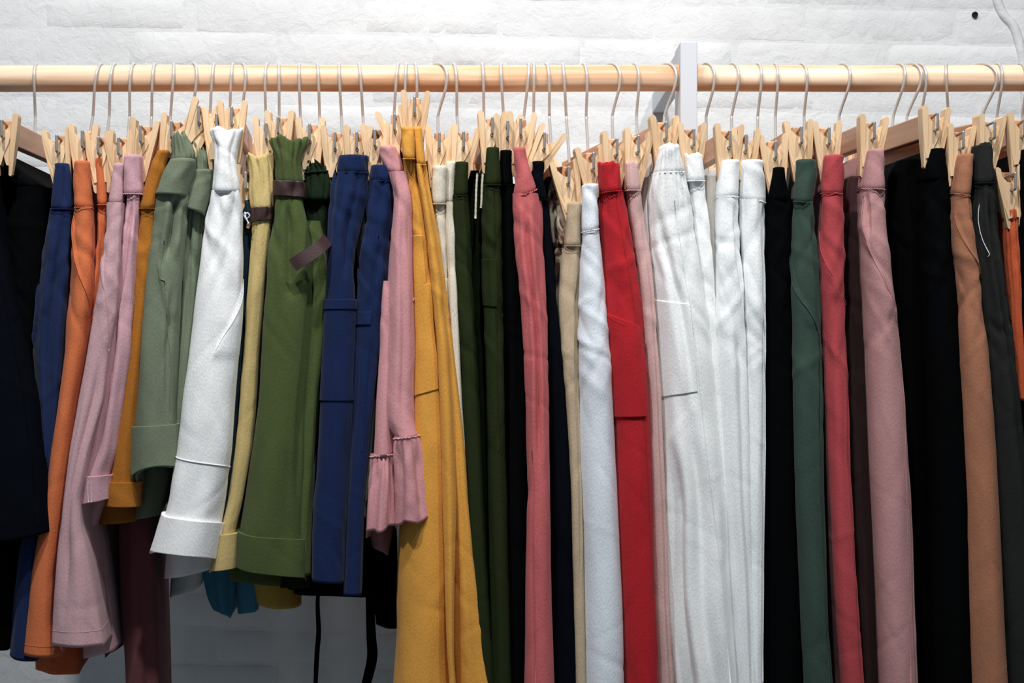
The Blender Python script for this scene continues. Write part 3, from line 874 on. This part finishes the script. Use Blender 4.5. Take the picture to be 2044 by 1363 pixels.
# loose end of the strap, a bent leather strip
P = [(655, 478, -0.205), (640, 492, -0.222), (618, 508, -0.230), (600, 519, -0.233), (584, 530, -0.232)]
C = smooth_path([(PX(a, y), y, PZ(b, y)) for a, b, y in P], 5)
vv, ff = [], []
for i, p in enumerate(C):
    for (dy, dz) in ((-0.0009, 0.0066), (0.0009, 0.0066), (0.0009, -0.0066), (-0.0009, -0.0066)):
        vv.append(p + Vector((-0.0045 * (dz / 0.0066), dy, dz)))
ff = grid_faces(len(C), 4, True) + [(0, 1, 2, 3), tuple(len(C) * 4 - 1 - k for k in range(4))]
mesh_obj('belt_end', vv, ff, M_LEATHER, g, False)

# 15 black garment with ties
F = fabric((7, 8, 10), gain=0.8)
g = garment('black_tie_dress', 15, 'black tie-waist garment', 'black garment below the blue trousers with two long thin ties dangling', 'dress')
band(g, F, '318:662,690 400:655,700', -0.15, 15, seed=22)
leg(g, F, '396:652,705 600:640,720 800:630,740 1000:600,770 1100:580,790 1195:566,790', -0.13, 15, 'skirt', 151, slope=6, bow=-4, fold=0.12, nf=5, taper=0.2)
leg(g, F, '900:720,780 1100:730,795 1250:752,795', -0.10, 15, 'skirt', 152, slope=6, bow=4, depth=0.2, taper=0.2)
for P in ([(640, 1150), (634, 1200), (636, 1260), (633, 1300), (630, 1363), (628, 1460)], [(735, 1150), (738, 1200), (741, 1270), (743, 1310), (735, 1350), (725, 1390), (722, 1450)]):
    w = 3.5 if P[0][0] < 700 else 7.5
    C = smooth_path([(PX(a, -0.06), -0.06, PZ(b, -0.06)) for a, b in P], 6)
    vv = []
    for i, p in enumerate(C):
        ww = w * (0.75 + 0.6 * math.sin(min(1, i / len(C)) * 3.0)) * S
        for dx, dy in ((-ww, -0.0008), (ww, -0.0014), (ww, 0.0014), (-ww, 0.0008)):
            vv.append(p + Vector((dx, dy, 0)))
    mesh_obj('tie', vv, grid_faces(len(C), 4, True) + [(0, 1, 2, 3), tuple(len(C) * 4 - 1 - k for k in range(4))], F, g, True)

# 16 navy trousers with patch pockets
F = fabric((20, 36, 74))
g = garment('navy_cargo_shorts', 16, 'royal navy cargo shorts', 'deep navy cargo shorts with thigh pocket flaps, clipped beside the pink blouse', 'shorts')
bA = band(g, F, '309:671,738 325:669,737 345:668,736', -0.214, 16, seed=23, seam_r=0.0012)
s = leg(g, F, '341:668,736 380:661,735 420:656,728 480:654,712 540:652,706 600:650,708 700:646,706 800:640,705 900:633,701 1000:626,697 1100:621,692 1165:620,690', -0.213, 16, seed=161, slope=4, fold=0.05, gather=0.22, gfreq=4.5, gdecay=120, wr=0.06,
        grooves=[(420, 0.2, 560, 0.3, 0.16, 0.25)])
s.patch('pocket', F, g, 612, 800, -0.98, 0.86, 0.0012)
s.patch('pocket_flap', F, g, 597, 617, -1.0, 0.9, 0.0022)
bB = band(g, F, '329:740,793 345:738,794 362:736,794', -0.204, 16, seed=24, seam_r=0.0012)
s = leg(g, F, '358:736,793 420:727,789 500:719,780 560:714,774 600:712,770 700:706,757 800:704,747 900:699,737 1000:692,728 1100:688,724 1190:684,722', -0.203, 16, seed=162, fold=0.08, gather=0.2, gfreq=4.5, gdecay=130, wr=0.06,
        grooves=[(480, 0.2, 640, 0.1, 0.14, 0.2)])
s.patch('pocket_flap', F, g, 622, 648, -1.0, 0.1, 0.0016)
s.line('side_seam', F, g, [(470, 0.1), (600, 0.15), (900, 0.15)], 0.0008)

# 17 grey blouse behind
F = fabric((96, 98, 92))
g = garment('grey_blouse', 17, 'grey blouse', 'dark grey blouse, only its hem showing left of the pink ruffles', 'blouse')
band(g, F, '322:742,768 400:740,775', -0.165, 17, seed=25)
leg(g, F, '396:738,776 600:725,770 800:712,752 900:706,742 1034:701,738', -0.165, 17, 'body', 171, slope=6, fold=0.06)

# 18 pink ruffle blouse
F = fabric((204, 146, 150))
g = garment('pink_ruffle_shorts', 18, 'rose pink ruffle-hem shorts', 'rose pink shorts with gathered ruffle hems in front of the mustard trousers', 'shorts')
band(g, F, '291:756,790 310:758,800 345:775,809', -0.207, 18, seed=26, wr=0.06)
s = leg(g, F, '341:776,812 400:786,821 460:781,824 520:776,826 600:773,827 700:770,828 800:767,826 850:772,828 878:790,834', -0.218, 18, 'leg', 181, slope=-6, fold=0.06, wr=0.07, gather=0.08, gdecay=50,
        grooves=[(420, 0.0, 870, 0.25, 0.12, 0.15)])
s.line('pocket_edge', F, g, [(560, 1.0), (585, 0.98), (600, 0.7)], 0.0012, 0.001)
r1 = leg(g, F, '872:788,836 900:787,844 950:787,851 1000:787,857 1042:786,862', -0.222, 18, 'ruffle', 182, slope=-8, bow=2, hb=22, hrip=4, grooves=[(880, -0.45, 1180, -0.5, 0.16, 0.22), (880, 0.35, 1180, 0.3, 0.2, 0.26)], fold=0.06, gather=0.22, gfreq=6, gdecay=55, wr=0.05, taper=0.3, step=6)
r1.line('ruffle_seam', F, g, ring_path(874, -4), 0.0012, 0.0006, 4, 1.0)
s = leg(g, F, '560:764,790 700:756,790 800:750,788 870:746,788 912:743,790', -0.206, 18, 'leg', 183, slope=-4, fold=0.08, wr=0.07)
r2 = leg(g, F, '906:741,791 950:736,791 1000:731,791 1060:728,790', -0.210, 18, 'ruffle', 184, slope=-10, bow=0, hb=22, hrip=4, grooves=[(912, -0.25, 1200, -0.3, 0.16, 0.28), (912, 0.5, 1200, 0.45, 0.16, 0.22)], fold=0.06, gather=0.26, gfreq=7, gdecay=70, wr=0.05, taper=0.3, step=6)
r2.line('ruffle_seam', F, g, ring_path(910, -4), 0.0012, 0.0006, 4, 1.0)
leg(g, F, '950:735,790 1050:732,785 1100:745,775', -0.13, 18, 'ruffle', 185, slope=10, fold=0.1, depth=0.2)

# 19 mustard yellow trousers
F = fabric((216, 154, 68))
g = garment('mustard_trousers', 19, 'mustard yellow trousers', 'long mustard yellow trousers with patch pocket and open slit, centre of rail', 'trousers')
band(g, F, '253:799,826 280:800,827 318:804,829', -0.226, 19, seed=27)
band(g, F, '253:826,841 290:828,845 330:831,850', -0.218, 19, seed=28)
sA = leg(g, F, '314:803,830 360:809,838 400:816,847 500:823,860 600:826,872 700:826,882 800:824,888 900:820,900 1000:808,908 1060:798,910 1150:795,912 1250:792,914 1363:785,916 %d:765,920' % BOT, -0.210, 19, seed=191, fold=0.03, n=60)
sA.patch('pocket', F, g, 470, 566, -0.95, 0.15, 0.0012)
sA.patch('pocket', F, g, 566, 782, -0.98, 0.42, 0.0012, slope1=-14)
leg(g, F, '326:828,842 400:842,857 500:855,873 600:864,887 700:872,897 800:877,904 900:881,908 1000:884,911 1100:887,909 1200:889,907 1300:892,906 1363:896,910 %d:900,925' % BOT, -0.219, 19, 'leg', 192, fold=0.05, nose=1.5)
leg(g, F, '326:836,851 400:850,863 500:864,881 600:874,894 700:884,906 800:893,918 900:900,929 1000:906,936 1100:908,946 1200:908,959 1300:907,975 1363:908,985 %d:915,1030' % BOT, -0.207, 19, 'leg', 193, fold=0.05, grooves=[(700, 0.1, 1500, 0.2, 0.2, 0.12)])

# 20 cream trousers
F = fabric((214, 206, 190))
g = garment('cream_trousers', 20, 'cream trousers', 'cream trousers with side pocket between mustard and olive trousers', 'trousers')
band(g, F, '321:849,880 360:851,882 396:856,880', -0.182, 20, seed=29)
band(g, F, '331:863,893 370:862,892 408:863,890', -0.204, 20, seed=30)
s = leg(g, F, '404:864,890 460:870,892 520:875,893 600:878,894 700:884,898 800:888,903 990:893,912', -0.196, 20, seed=201)
s.patch('pocket', F, g, 556, 662, -0.9, 0.9, 0.0012)
band(g, F, '322:890,910 370:889,908 406:889,908', -0.193, 20, seed=31)
leg(g, F, '402:889,908 500:892,911 600:896,915 700:901,918 800:908,922 900:914,929 990:908,926', -0.200, 20, 'leg', 202)

# 21 olive trousers
F = fabric((38, 46, 25))
g = garment('olive_trousers', 21, 'olive trousers', 'dark olive trousers with plain waistband and beige cords, beside the cream pair', 'trousers')
band(g, F, '323:909,936 360:906,935 392:904,934', -0.206, 21, seed=32)
s = leg(g, F, '388:904,934 450:904,938 520:906,942 600:911,946 700:918,952 800:923,958 900:926,962 1000:930,966 1200:938,978 1363:946,990 %d:955,1000' % BOT, -0.202, 21, seed=211, fold=0.06)
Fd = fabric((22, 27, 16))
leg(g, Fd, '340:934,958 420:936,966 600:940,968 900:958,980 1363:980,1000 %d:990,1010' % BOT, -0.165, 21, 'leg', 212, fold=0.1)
for px0, p1 in ((950, 436), (961, 415)):
    tube('drawcord', smooth_path([(PX(px0 + 3, -0.185), -0.185, PZ(345, -0.185)), (PX(px0 + 1, -0.187), -0.187, PZ(375, -0.187)), (PX(px0, -0.189), -0.189, PZ(405, -0.189)), (PX(px0 - 1, -0.189), -0.189, PZ(p1, -0.189))], 6),
         [0.0013 + 0.0003 * (k % 2) for k in range(19)], M_CORD, g, 7)

# 22 second olive trousers
g = garment('olive_cargo_trousers', 22, 'olive cargo trousers', 'dark olive trousers with a patch pocket, left of the black and coral pairs', 'trousers')
band(g, F, '294:972,998 330:969,999 370:967,1000', -0.208, 22, seed=33)
s = leg(g, F, '366:967,1000 430:964,1002 500:963,1003 600:966,1005 700:970,1007 800:972,1009 1000:976,1012 1363:985,1022 %d:990,1030' % BOT, -0.204, 22, seed=221, fold=0.05)
s.patch('pocket', F, g, 517, 612, -1.15, 0.25, 0.0012, slope1=3)
s.line('side_seam', F, g, [(380, 0.1), (500, 0.15), (900, 0.1)], 0.0008)

# 23 black trousers
FB = fabric((6, 7, 9), gain=0.8)
g = garment('black_trousers', 23, 'black trousers left of coral', 'black trousers squeezed between the olive cargo pair and coral trousers', 'trousers')
band(g, FB, '300:997,1022 370:998,1026', -0.195, 23, seed=34)
leg(g, FB, '366:998,1028 500:1002,1034 700:1006,1050 1000:1010,1056 1363:1010,1056 %d:1012,1058' % BOT, -0.19, 23, seed=231)

# 24 coral trousers
F = fabric((192, 98, 100))
g = garment('coral_trousers', 24, 'coral pink trousers', 'slim coral pink trousers with a twisted waistband seam near the centre', 'trousers')
band(g, F, '294:1025,1050 320:1026,1053 345:1028,1062 388:1026,1076', -0.214, 24, seed=35, slope=-12, seam_r=0.0016)
s = leg(g, F, '384:1023,1077 420:1022,1080 500:1027,1083 600:1039,1089 700:1045,1093 800:1048,1096 900:1050,1097 960:1052,1098 985:1054,1098 1010:1051,1098 1200:1049,1101 1363:1046,1105 %d:1044,1108' % BOT, -0.214, 24, seed=241, fold=0.06, slope=0,
        gather=0.12, gfreq=3, gdecay=40, grooves=[(400, 0.0, 960, 0.1, 0.12, 0.45), (900, -0.35, 1690, -0.2, 0.05, 0.10)])
s.line('inseam', F, g, [(900, -0.3), (1100, -0.25), (1363, -0.15)], 0.0007)

# 25 navy-black trousers
F = fabric((9, 12, 20), gain=0.8)
g = garment('ink_trousers', 25, 'ink-black trousers', 'ink-black trousers whose waistband angles down behind the coral trousers', 'trousers')
band(g, F, '322:1062,1088 360:1066,1086 400:1076,1094', -0.204, 25, seed=36)
leg(g, F, '396:1077,1096 500:1084,1104 600:1092,1114 700:1096,1122 800:1098,1132 1000:1098,1146 1363:1102,1160 %d:1104,1165' % BOT, -0.196, 25, seed=251)

# 26 animal print top and taupe trousers
m, nt, b = new_mat('animal_print')
tc = nd(nt, 'ShaderNodeTexCoord'); n = nd(nt, 'ShaderNodeTexNoise'); n.inputs['Scale'].default_value = 42; n.inputs['Detail'].default_value = 3; n.inputs['Distortion'].default_value = 1.0
mp = nd(nt, 'ShaderNodeMapping'); mp.inputs['Scale'].default_value = (1.6, 0.4, 0.7)
nt.links.new(tc.outputs['Object'], mp.inputs['Vector']); nt.links.new(mp.outputs[0], n.inputs['Vector'])
r = nd(nt, 'ShaderNodeValToRGB')
for e, (p, c) in zip([r.color_ramp.elements[0], r.color_ramp.elements[1], r.color_ramp.elements.new(0.47), r.color_ramp.elements.new(0.55)],
                     [(0.38, (20, 18, 16)), (0.62, (225, 215, 198)), (0.45, (120, 78, 50)), (0.52, (214, 200, 180))]):
    e.position = p; e.color = lin(c) + [1]
nt.links.new(n.outputs['Fac'], r.inputs['Fac']); nt.links.new(r.outputs[0], b.inputs['Base Color']); b.inputs['Roughness'].default_value = 0.9
g = garment('animal_print_skirt', 26, 'animal print skirt', 'brown and cream animal print skirt peeking out behind a clip', 'skirt')
leg(g, m, '352:1092,1110 380:1090,1122 420:1096,1134 490:1106,1138', -0.172, 26, 'waistband', 252, fold=0.12)
leg(g, m, '488:1108,1136 600:1108,1140 800:1118,1150 1000:1126,1150', -0.17, 26, 'skirt', 253, fold=0.1)
F = fabric((184, 164, 138))
g = garment('taupe_trousers', 26, 'taupe trousers', 'taupe beige trousers squeezed beside the pale grey pair', 'trousers')
band(g, F, '404:1135,1161 440:1133,1161 492:1128,1161', -0.2, 26, seed=37)
s = leg(g, F, '488:1128,1161 540:1120,1160 600:1114,1156 700:1118,1155 800:1128,1158 900:1136,1161 1000:1140,1164 1200:1146,1168 1363:1150,1172 %d:1154,1176' % BOT, -0.196, 26, seed=261, grooves=[(540, 0.7, 1200, 0.15, 0.14, 0.4)], fold=0.08)

# 27 pale grey trousers
F = fabric((222, 228, 236))
g = garment('pale_grey_trousers', 27, 'pale grey trousers', 'pale grey-white trousers with narrow waistband, left of the red trousers', 'trousers')
band(g, F, '367:1164,1197 400:1164,1197 440:1165,1198 461:1165,1198', -0.212, 27, seed=38, slope=-4, seam_r=0.0014)
s = leg(g, F, '457:1166,1198 500:1163,1203 560:1160,1211 640:1159,1217 700:1158,1222 800:1158,1229 900:1160,1234 1000:1165,1238 1200:1170,1248 1363:1171,1252 %d:1172,1258' % BOT, -0.21, 27, seed=271, fold=0.025, wr=0.02)
# 28 red trousers
F = fabric((174, 34, 42))
g = garment('red_trousers', 28, 'red trousers', 'bright red trousers with an elastic gathered waistband', 'trousers')
band(g, F, '324:1197,1238 350:1199,1241 383:1202,1246', -0.212, 28, gather=0.22, gfreq=8, ripple=2, seed=39, slope=-3, seam_r=0.0016)
s = leg(g, F, '379:1203,1246 420:1202,1254 450:1204,1262 520:1207,1274 600:1211,1286 700:1219,1296 800:1229,1302 900:1235,1306 1000:1238,1309 1200:1246,1314 1363:1253,1319 %d:1262,1328' % BOT, -0.208, 28, seed=281, fold=0.03, gather=0.14, gfreq=8, gdecay=30,
        steps=[([(590, -0.9), (625, -0.7), (650, -0.1), (665, 0.4)], 0.0018, 1.4)])
s.line('side_seam', F, g, [(385, 0.1), (480, 0.12), (600, 0.25), (800, 0.3), (1000, 0.45), (1363, 0.6)], 0.0007)
s.line('pocket_edge', F, g, [(585, -0.95), (618, -0.8), (640, -0.4), (662, 0.2)], 0.0010, 0.0012)
s.patch('knee_panel', F, g, 642, 832, -1.05, 0.42, 0.0024, slope0=26, slope1=-2)
# 29 pale dusty pink trousers
F = fabric((202, 166, 162))
g = garment('blush_trousers', 29, 'blush pink trousers', 'pale blush trousers with elastic waist between the red and white pairs', 'trousers')
band(g, F, '323:1249,1275 350:1250,1278 381:1251,1281', -0.2, 29, gather=0.2, gfreq=7, ripple=2, seed=40, seam_r=0.0013)
leg(g, F, '377:1252,1281 430:1258,1290 500:1270,1300 600:1282,1309 700:1290,1315 800:1297,1322 1000:1303,1330 1200:1310,1338 1363:1316,1348 %d:1320,1355' % BOT, -0.196, 29, seed=291, fold=0.06, grooves=[(420, 0.3, 1600, 0.3, 0.14, 0.3)])

# 30 white trousers, large
F = fabric((240, 243, 247))
g = garment('white_cargo_trousers', 30, 'white elastic-waist trousers', 'wide white trousers with elastic waist and big slanted thigh pocket', 'trousers')
band(g, F, '288:1320,1357 310:1317,1362 345:1309,1371', -0.212, 30, gather=0.20, gfreq=9, ripple=2, seed=41, slope=-3, seam_r=0.0013)
s = leg(g, F, '341:1309,1372 370:1303,1380 400:1300,1386 500:1303,1401 560:1308,1409 600:1312,1416 700:1319,1426 800:1324,1436 900:1327,1446 1000:1331,1458 1100:1336,1468 1200:1341,1476 1363:1352,1490 %d:1365,1510' % BOT, -0.212, 30, seed=301, fold=0.05, n=64, gather=0.10, gfreq=9, gdecay=40,
        grooves=[(420, -0.45, 820, 0.1, 0.10, 0.16), (760, -0.1, 1690, 0.05, 0.14, 0.2), (880, -0.5, 1690, -0.55, 0.12, 0.3)])
s.patch('pocket', F, g, 606, 783, -1.05, 0.12, 0.0012, slope0=10, slope1=-14)
s.line('side_seam', F, g, [(400, 0.0), (600, 0.12), (900, 0.2), (1363, 0.28)], 0.0007)
leg(g, F, '352:1288,1318 400:1283,1316 460:1284,1314 560:1296,1325 700:1310,1340 900:1320,1350', -0.17, 30, 'leg', 302, gather=0.2, gdecay=120)

# 31 white trousers, second elastic
g = garment('white_trousers', 31, 'narrow white elastic-waist trousers', 'white trousers with narrow elastic waistband, tucked behind the wide white pair', 'trousers')
band(g, F, '307:1368,1404 335:1371,1406 362:1374,1409', -0.2, 31, gather=0.18, gfreq=8, ripple=2, seed=42, seam_r=0.0012)
leg(g, F, '358:1374,1410 420:1384,1416 500:1394,1424 600:1405,1432 800:1420,1446 1000:1436,1468 1363:1465,1500 %d:1480,1515' % BOT, -0.195, 31, seed=311, fold=0.06)
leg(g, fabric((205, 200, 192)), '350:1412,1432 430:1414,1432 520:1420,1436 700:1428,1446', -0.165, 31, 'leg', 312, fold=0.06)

# 32 / 33 white trousers pair
F = fabric((238, 240, 243))
g = garment('white_trousers', 32, 'white trousers with slant pocket', 'white flat-waist trousers with slant pocket, left one of a touching pair', 'trousers')
band(g, F, '319:1444,1478 350:1438,1477 394:1432,1475', -0.206, 32, seed=43, seam_r=0.0013)
s = leg(g, F, '390:1432,1476 450:1431,1478 520:1430,1482 600:1428,1490 700:1430,1495 800:1434,1497 900:1442,1500 1000:1449,1502 1200:1462,1508 1363:1475,1512 %d:1485,1520' % BOT, -0.206, 32, seed=321, fold=0.05, grooves=[(400, 0.45, 620, 0.6, 0.14, 0.2), (600, 0.2, 1600, 0.3, 0.16, 0.2)],
        steps=[([(560, -0.6), (620, -0.2), (680, 0.2)], 0.0016, 1.0)])
g = garment('white_trousers', 33, 'white trousers with topstitched edge', 'white flat-waist trousers with stitched side seam, next to black trousers', 'trousers')
band(g, F, '319:1478,1524 350:1477,1526 401:1475,1528', -0.2, 33, seed=44, wr=0.05, seam_r=0.0013, slope=4)
s = leg(g, F, '397:1475,1528 450:1477,1528 520:1482,1528 600:1487,1528 800:1490,1528 1000:1494,1526 1200:1497,1524 1363:1499,1523 %d:1501,1522' % BOT, -0.202, 33, seed=331, fold=0.05, wr=0.05, gather=0.1, gdecay=60, grooves=[(420, 0.55, 1600, 0.6, 0.07, 0.12)],
        steps=[([(520, -0.5), (570, -0.1), (615, 0.35)], 0.0016, 1.0)])
s.line('side_seam', F, g, [(410, 0.72), (700, 0.72), (1000, 0.72), (1363, 0.75)], 0.0008)

# 34 black trousers
g = garment('black_trousers', 34, 'black trousers right of white', 'black trousers hanging between the white pair and the grey-green trousers', 'trousers')
band(g, FB, '334:1541,1566 365:1536,1570 400:1531,1582', -0.198, 34, seed=45, seam=False)
leg(g, FB, '396:1531,1584 450:1528,1586 600:1527,1586 800:1526,1588 1000:1524,1594 1200:1524,1602 1363:1522,1608 %d:1522,1616' % BOT, -0.196, 34, seed=341, fold=0.05)

# 35 grey-green trousers
F = fabric((55, 73, 65))
g = garment('green_trousers', 35, 'grey-green trousers', 'grey-green trousers with a slant pocket, left of the rose red trousers', 'trousers')
band(g, F, '318:1592,1633 350:1590,1630 405:1586,1622', -0.21, 35, seed=46, slope=3, seam_r=0.0013)
s = leg(g, F, '401:1586,1624 450:1584,1630 520:1583,1634 600:1583,1639 700:1584,1641 800:1585,1643 900:1587,1644 1000:1590,1645 1200:1600,1654 1363:1608,1662 %d:1614,1670' % BOT, -0.208, 35, seed=351, fold=0.06, grooves=[(430, 0.4, 640, 0.7, 0.14, 0.25), (640, 0.62, 1690, 0.62, 0.09, 0.3)],
        steps=[([(500, -0.98), (570, -0.6), (620, 0.0), (660, 0.5)], 0.002, 1.3)])
s.line('pocket_edge', F, g, [(505, -0.98), (550, -0.85), (590, -0.45), (625, 0.05), (665, 0.5)], 0.0011, 0.0013)
s.line('side_seam', F, g, [(660, 0.55), (900, 0.5), (1363, 0.4)], 0.0007)

# 36 rose red trousers
F = fabric((174, 70, 75))
g = garment('rose_red_trousers', 36, 'rose red trousers', 'rose red trousers with a slant pocket, left of the dark plum pair', 'trousers')
band(g, F, '309:1647,1686 340:1643,1686 387:1640,1683', -0.21, 36, seed=47, seam_r=0.0013, slope=1)
s = leg(g, F, '383:1640,1683 450:1638,1684 520:1640,1686 600:1643,1688 700:1647,1691 800:1651,1694 900:1654,1697 1000:1658,1701 1200:1668,1712 1363:1680,1726 %d:1690,1735' % BOT, -0.208, 36, seed=361, fold=0.05, grooves=[(620, 0.72, 1690, 0.55, 0.08, 0.3)],
        steps=[([(450, -0.95), (520, -0.5), (570, 0.1), (605, 0.7)], 0.002, 1.3)])
s.line('pocket_edge', F, g, [(455, -0.95), (500, -0.7), (545, -0.2), (580, 0.3), (608, 0.75)], 0.0010, 0.0013)

# 37a plum
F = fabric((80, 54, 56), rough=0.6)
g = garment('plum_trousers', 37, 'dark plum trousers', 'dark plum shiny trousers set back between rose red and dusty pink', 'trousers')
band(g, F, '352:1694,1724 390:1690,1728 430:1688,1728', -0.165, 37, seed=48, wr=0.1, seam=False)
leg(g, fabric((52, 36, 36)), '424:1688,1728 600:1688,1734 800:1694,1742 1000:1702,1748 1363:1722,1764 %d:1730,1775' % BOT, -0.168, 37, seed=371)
# 37 dusty pink trousers
F = fabric((186, 138, 138))
g = garment('dusty_pink_trousers', 37, 'dusty pink trousers', 'dusty pink trousers with long pocket slit, left of the wide black area', 'trousers')
band(g, F, '297:1738,1769 330:1731,1768 378:1724,1768', -0.214, 37, seed=49, seam_r=0.0014, slope=2)
s = leg(g, F, '374:1724,1768 450:1726,1771 520:1727,1781 570:1728,1789 610:1730,1793 700:1734,1800 800:1739,1808 900:1743,1815 1000:1748,1820 1200:1756,1829 1363:1762,1836 %d:1772,1845' % BOT, -0.212, 37, seed=372, fold=0.05,
        grooves=[(385, -0.6, 480, -0.45, 0.1, 0.3), (640, 0.75, 1690, 0.55, 0.06, 0.16)], steps=[([(400, -0.75), (480, -0.5), (560, 0.0), (640, 0.75)], 0.0025, 1.2)])
s.line('pocket_edge', F, g, [(390, -0.75), (440, -0.65), (500, -0.4), (560, 0.05), (620, 0.65)], 0.0011, 0.0014)
s.line('side_seam', F, g, [(640, 0.72), (760, 0.6), (1000, 0.45), (1363, 0.25)], 0.0008)

# 38 wide black trousers
g = garment('black_wide_trousers', 38, 'wide black trousers', 'wide black trousers right of dusty pink, hanging from a turned bar', 'trousers')
sh38 = HANG[38]['sh']
band(g, FB, '296:1858,1888 330:1850,1893 360:1846,1898', -0.198, 38, seed=50, seam=False, taper=0.3)
leg(g, FB, '350:1848,1898 450:1846,1906 600:1850,1916 800:1856,1930 1000:1860,1942 1363:1866,1950 %d:1870,1955' % BOT, -0.196, 38, seed=381, taper=0.2, fold=0.03)
leg(g, FB, '318:1792,1850 345:1775,1860 450:1773,1870 600:1785,1880 800:1800,1890 1000:1815,1900 1363:1832,1910 %d:1840,1915' % BOT, -0.15, 38, 'leg', 382, taper=0.4, fold=0.03, hem=True, sh=0.0, depth=0.3)

# 39 terracotta
F = fabric((166, 112, 86))
g = garment('terracotta_trousers', 39, 'tan terracotta trousers', 'tan terracotta trousers right of the wide black pair', 'trousers')
band(g, F, '307:1921,1946 340:1914,1944 390:1908,1940', -0.21, 39, seed=51, seam_r=0.0014, slope=4)
s = leg(g, F, '386:1909,1940 430:1908,1944 500:1910,1954 560:1914,1962 600:1916,1966 700:1922,1978 800:1928,1986 900:1932,1994 1000:1936,2000 1200:1942,2011 1363:1945,2020 %d:1950,2035' % BOT, -0.208, 39, seed=391, fold=0.05,
        grooves=[(392, 0.3, 500, 0.8, 0.12, 0.25)], steps=[([(420, -0.8), (480, -0.2), (540, 0.6)], 0.0018, 1.2)])
s.line('pocket_edge', F, g, [(425, -0.8), (470, -0.4), (510, 0.1), (545, 0.65)], 0.0010, 0.0012)

# 40 charcoal
F = fabric((40, 41, 40))
g = garment('charcoal_trousers', 40, 'charcoal drawstring trousers', 'charcoal elastic-waist trousers with white drawstring at the right', 'trousers')
band(g, F, '286:1956,1982 305:1953,1988 320:1952,1986 345:1950,1990 366:1950,1990', -0.212, 40, gather=0.14, gfreq=7, ripple=2, seed=52)
s = leg(g, F, '362:1951,1990 420:1949,1996 500:1953,2006 600:1966,2019 700:1979,2030 800:1987,2042 900:1994,2052 1000:2000,2062 1363:2018,2085 %d:2030,2100' % BOT, -0.208, 40, seed=401, fold=0.07, gather=0.12, gdecay=60, grooves=[(380, 0.0, 760, 0.3, 0.13, 0.4)])
s.line('drawstring', M_WHITECORD, g, [(405, -0.55), (440, -0.6), (475, -0.5), (505, -0.25), (512, -0.3)], 0.0008, 0.0018)

# 41 rust
F = fabric((190, 88, 54))
g = garment('rust_skirt', 41, 'rust orange skirt', 'rust orange gathered skirt at the right edge under a low clip', 'skirt')
band(g, F, '418:2004,2032 440:2006,2033', -0.19, 41, gather=0.25, gfreq=5, seed=53, ripple=2, seam=False)
leg(g, F, '436:2006,2034 520:2012,2040 640:2020,2046 800:2030,2060', -0.186, 41, 'skirt', 411, gather=0.35, gfreq=5, gdecay=300, fold=0.1)

# 42 black at the right edge
g = garment('black_trousers', 42, 'black trousers at right edge', 'black trousers cut off by the right edge of the picture', 'trousers')
band(g, FB, '298:2040,2070 380:2036,2080', -0.2, 42, seed=54)
leg(g, FB, '376:2034,2082 600:2036,2086 800:2046,2096 1200:2066,2120 %d:2090,2140' % BOT, -0.196, 42, seed=421)

# ------------------------------------------------------------------ hanger labels from what they hold
for h in HT:
    i = h[0]; root = HANG[i]['root']
    if i in GARM:
        tag(root, 'wooden clip hanger with wire hook holding the ' + GARM[i][0], 'hanger', 'clip hangers on the rail')
    else:
        tag(root, ('wooden clip hanger with only its hook in frame, ' + ('second from' if i == 43 else 'nearest')) + ' the right edge', 'hanger', 'clip hangers on the rail')
# garment roots: move each Empty to the foot of its garment
for o in list(bpy.data.objects):
    if o.type == 'EMPTY' and '_h' in o.keys():
        ch = list(o.children)
        P = [Vector(c) for k in ch for c in k.bound_box]
        lo = Vector((min(p.x for p in P), min(p.y for p in P), min(p.z for p in P))); hi = Vector((max(p.x for p in P), max(p.y for p in P), max(p.z for p in P)))
        c = Vector(((lo.x + hi.x) / 2, (lo.y + hi.y) / 2, lo.z))
        o.location = c
        for k in ch: k.location = -c
        del o['_h']
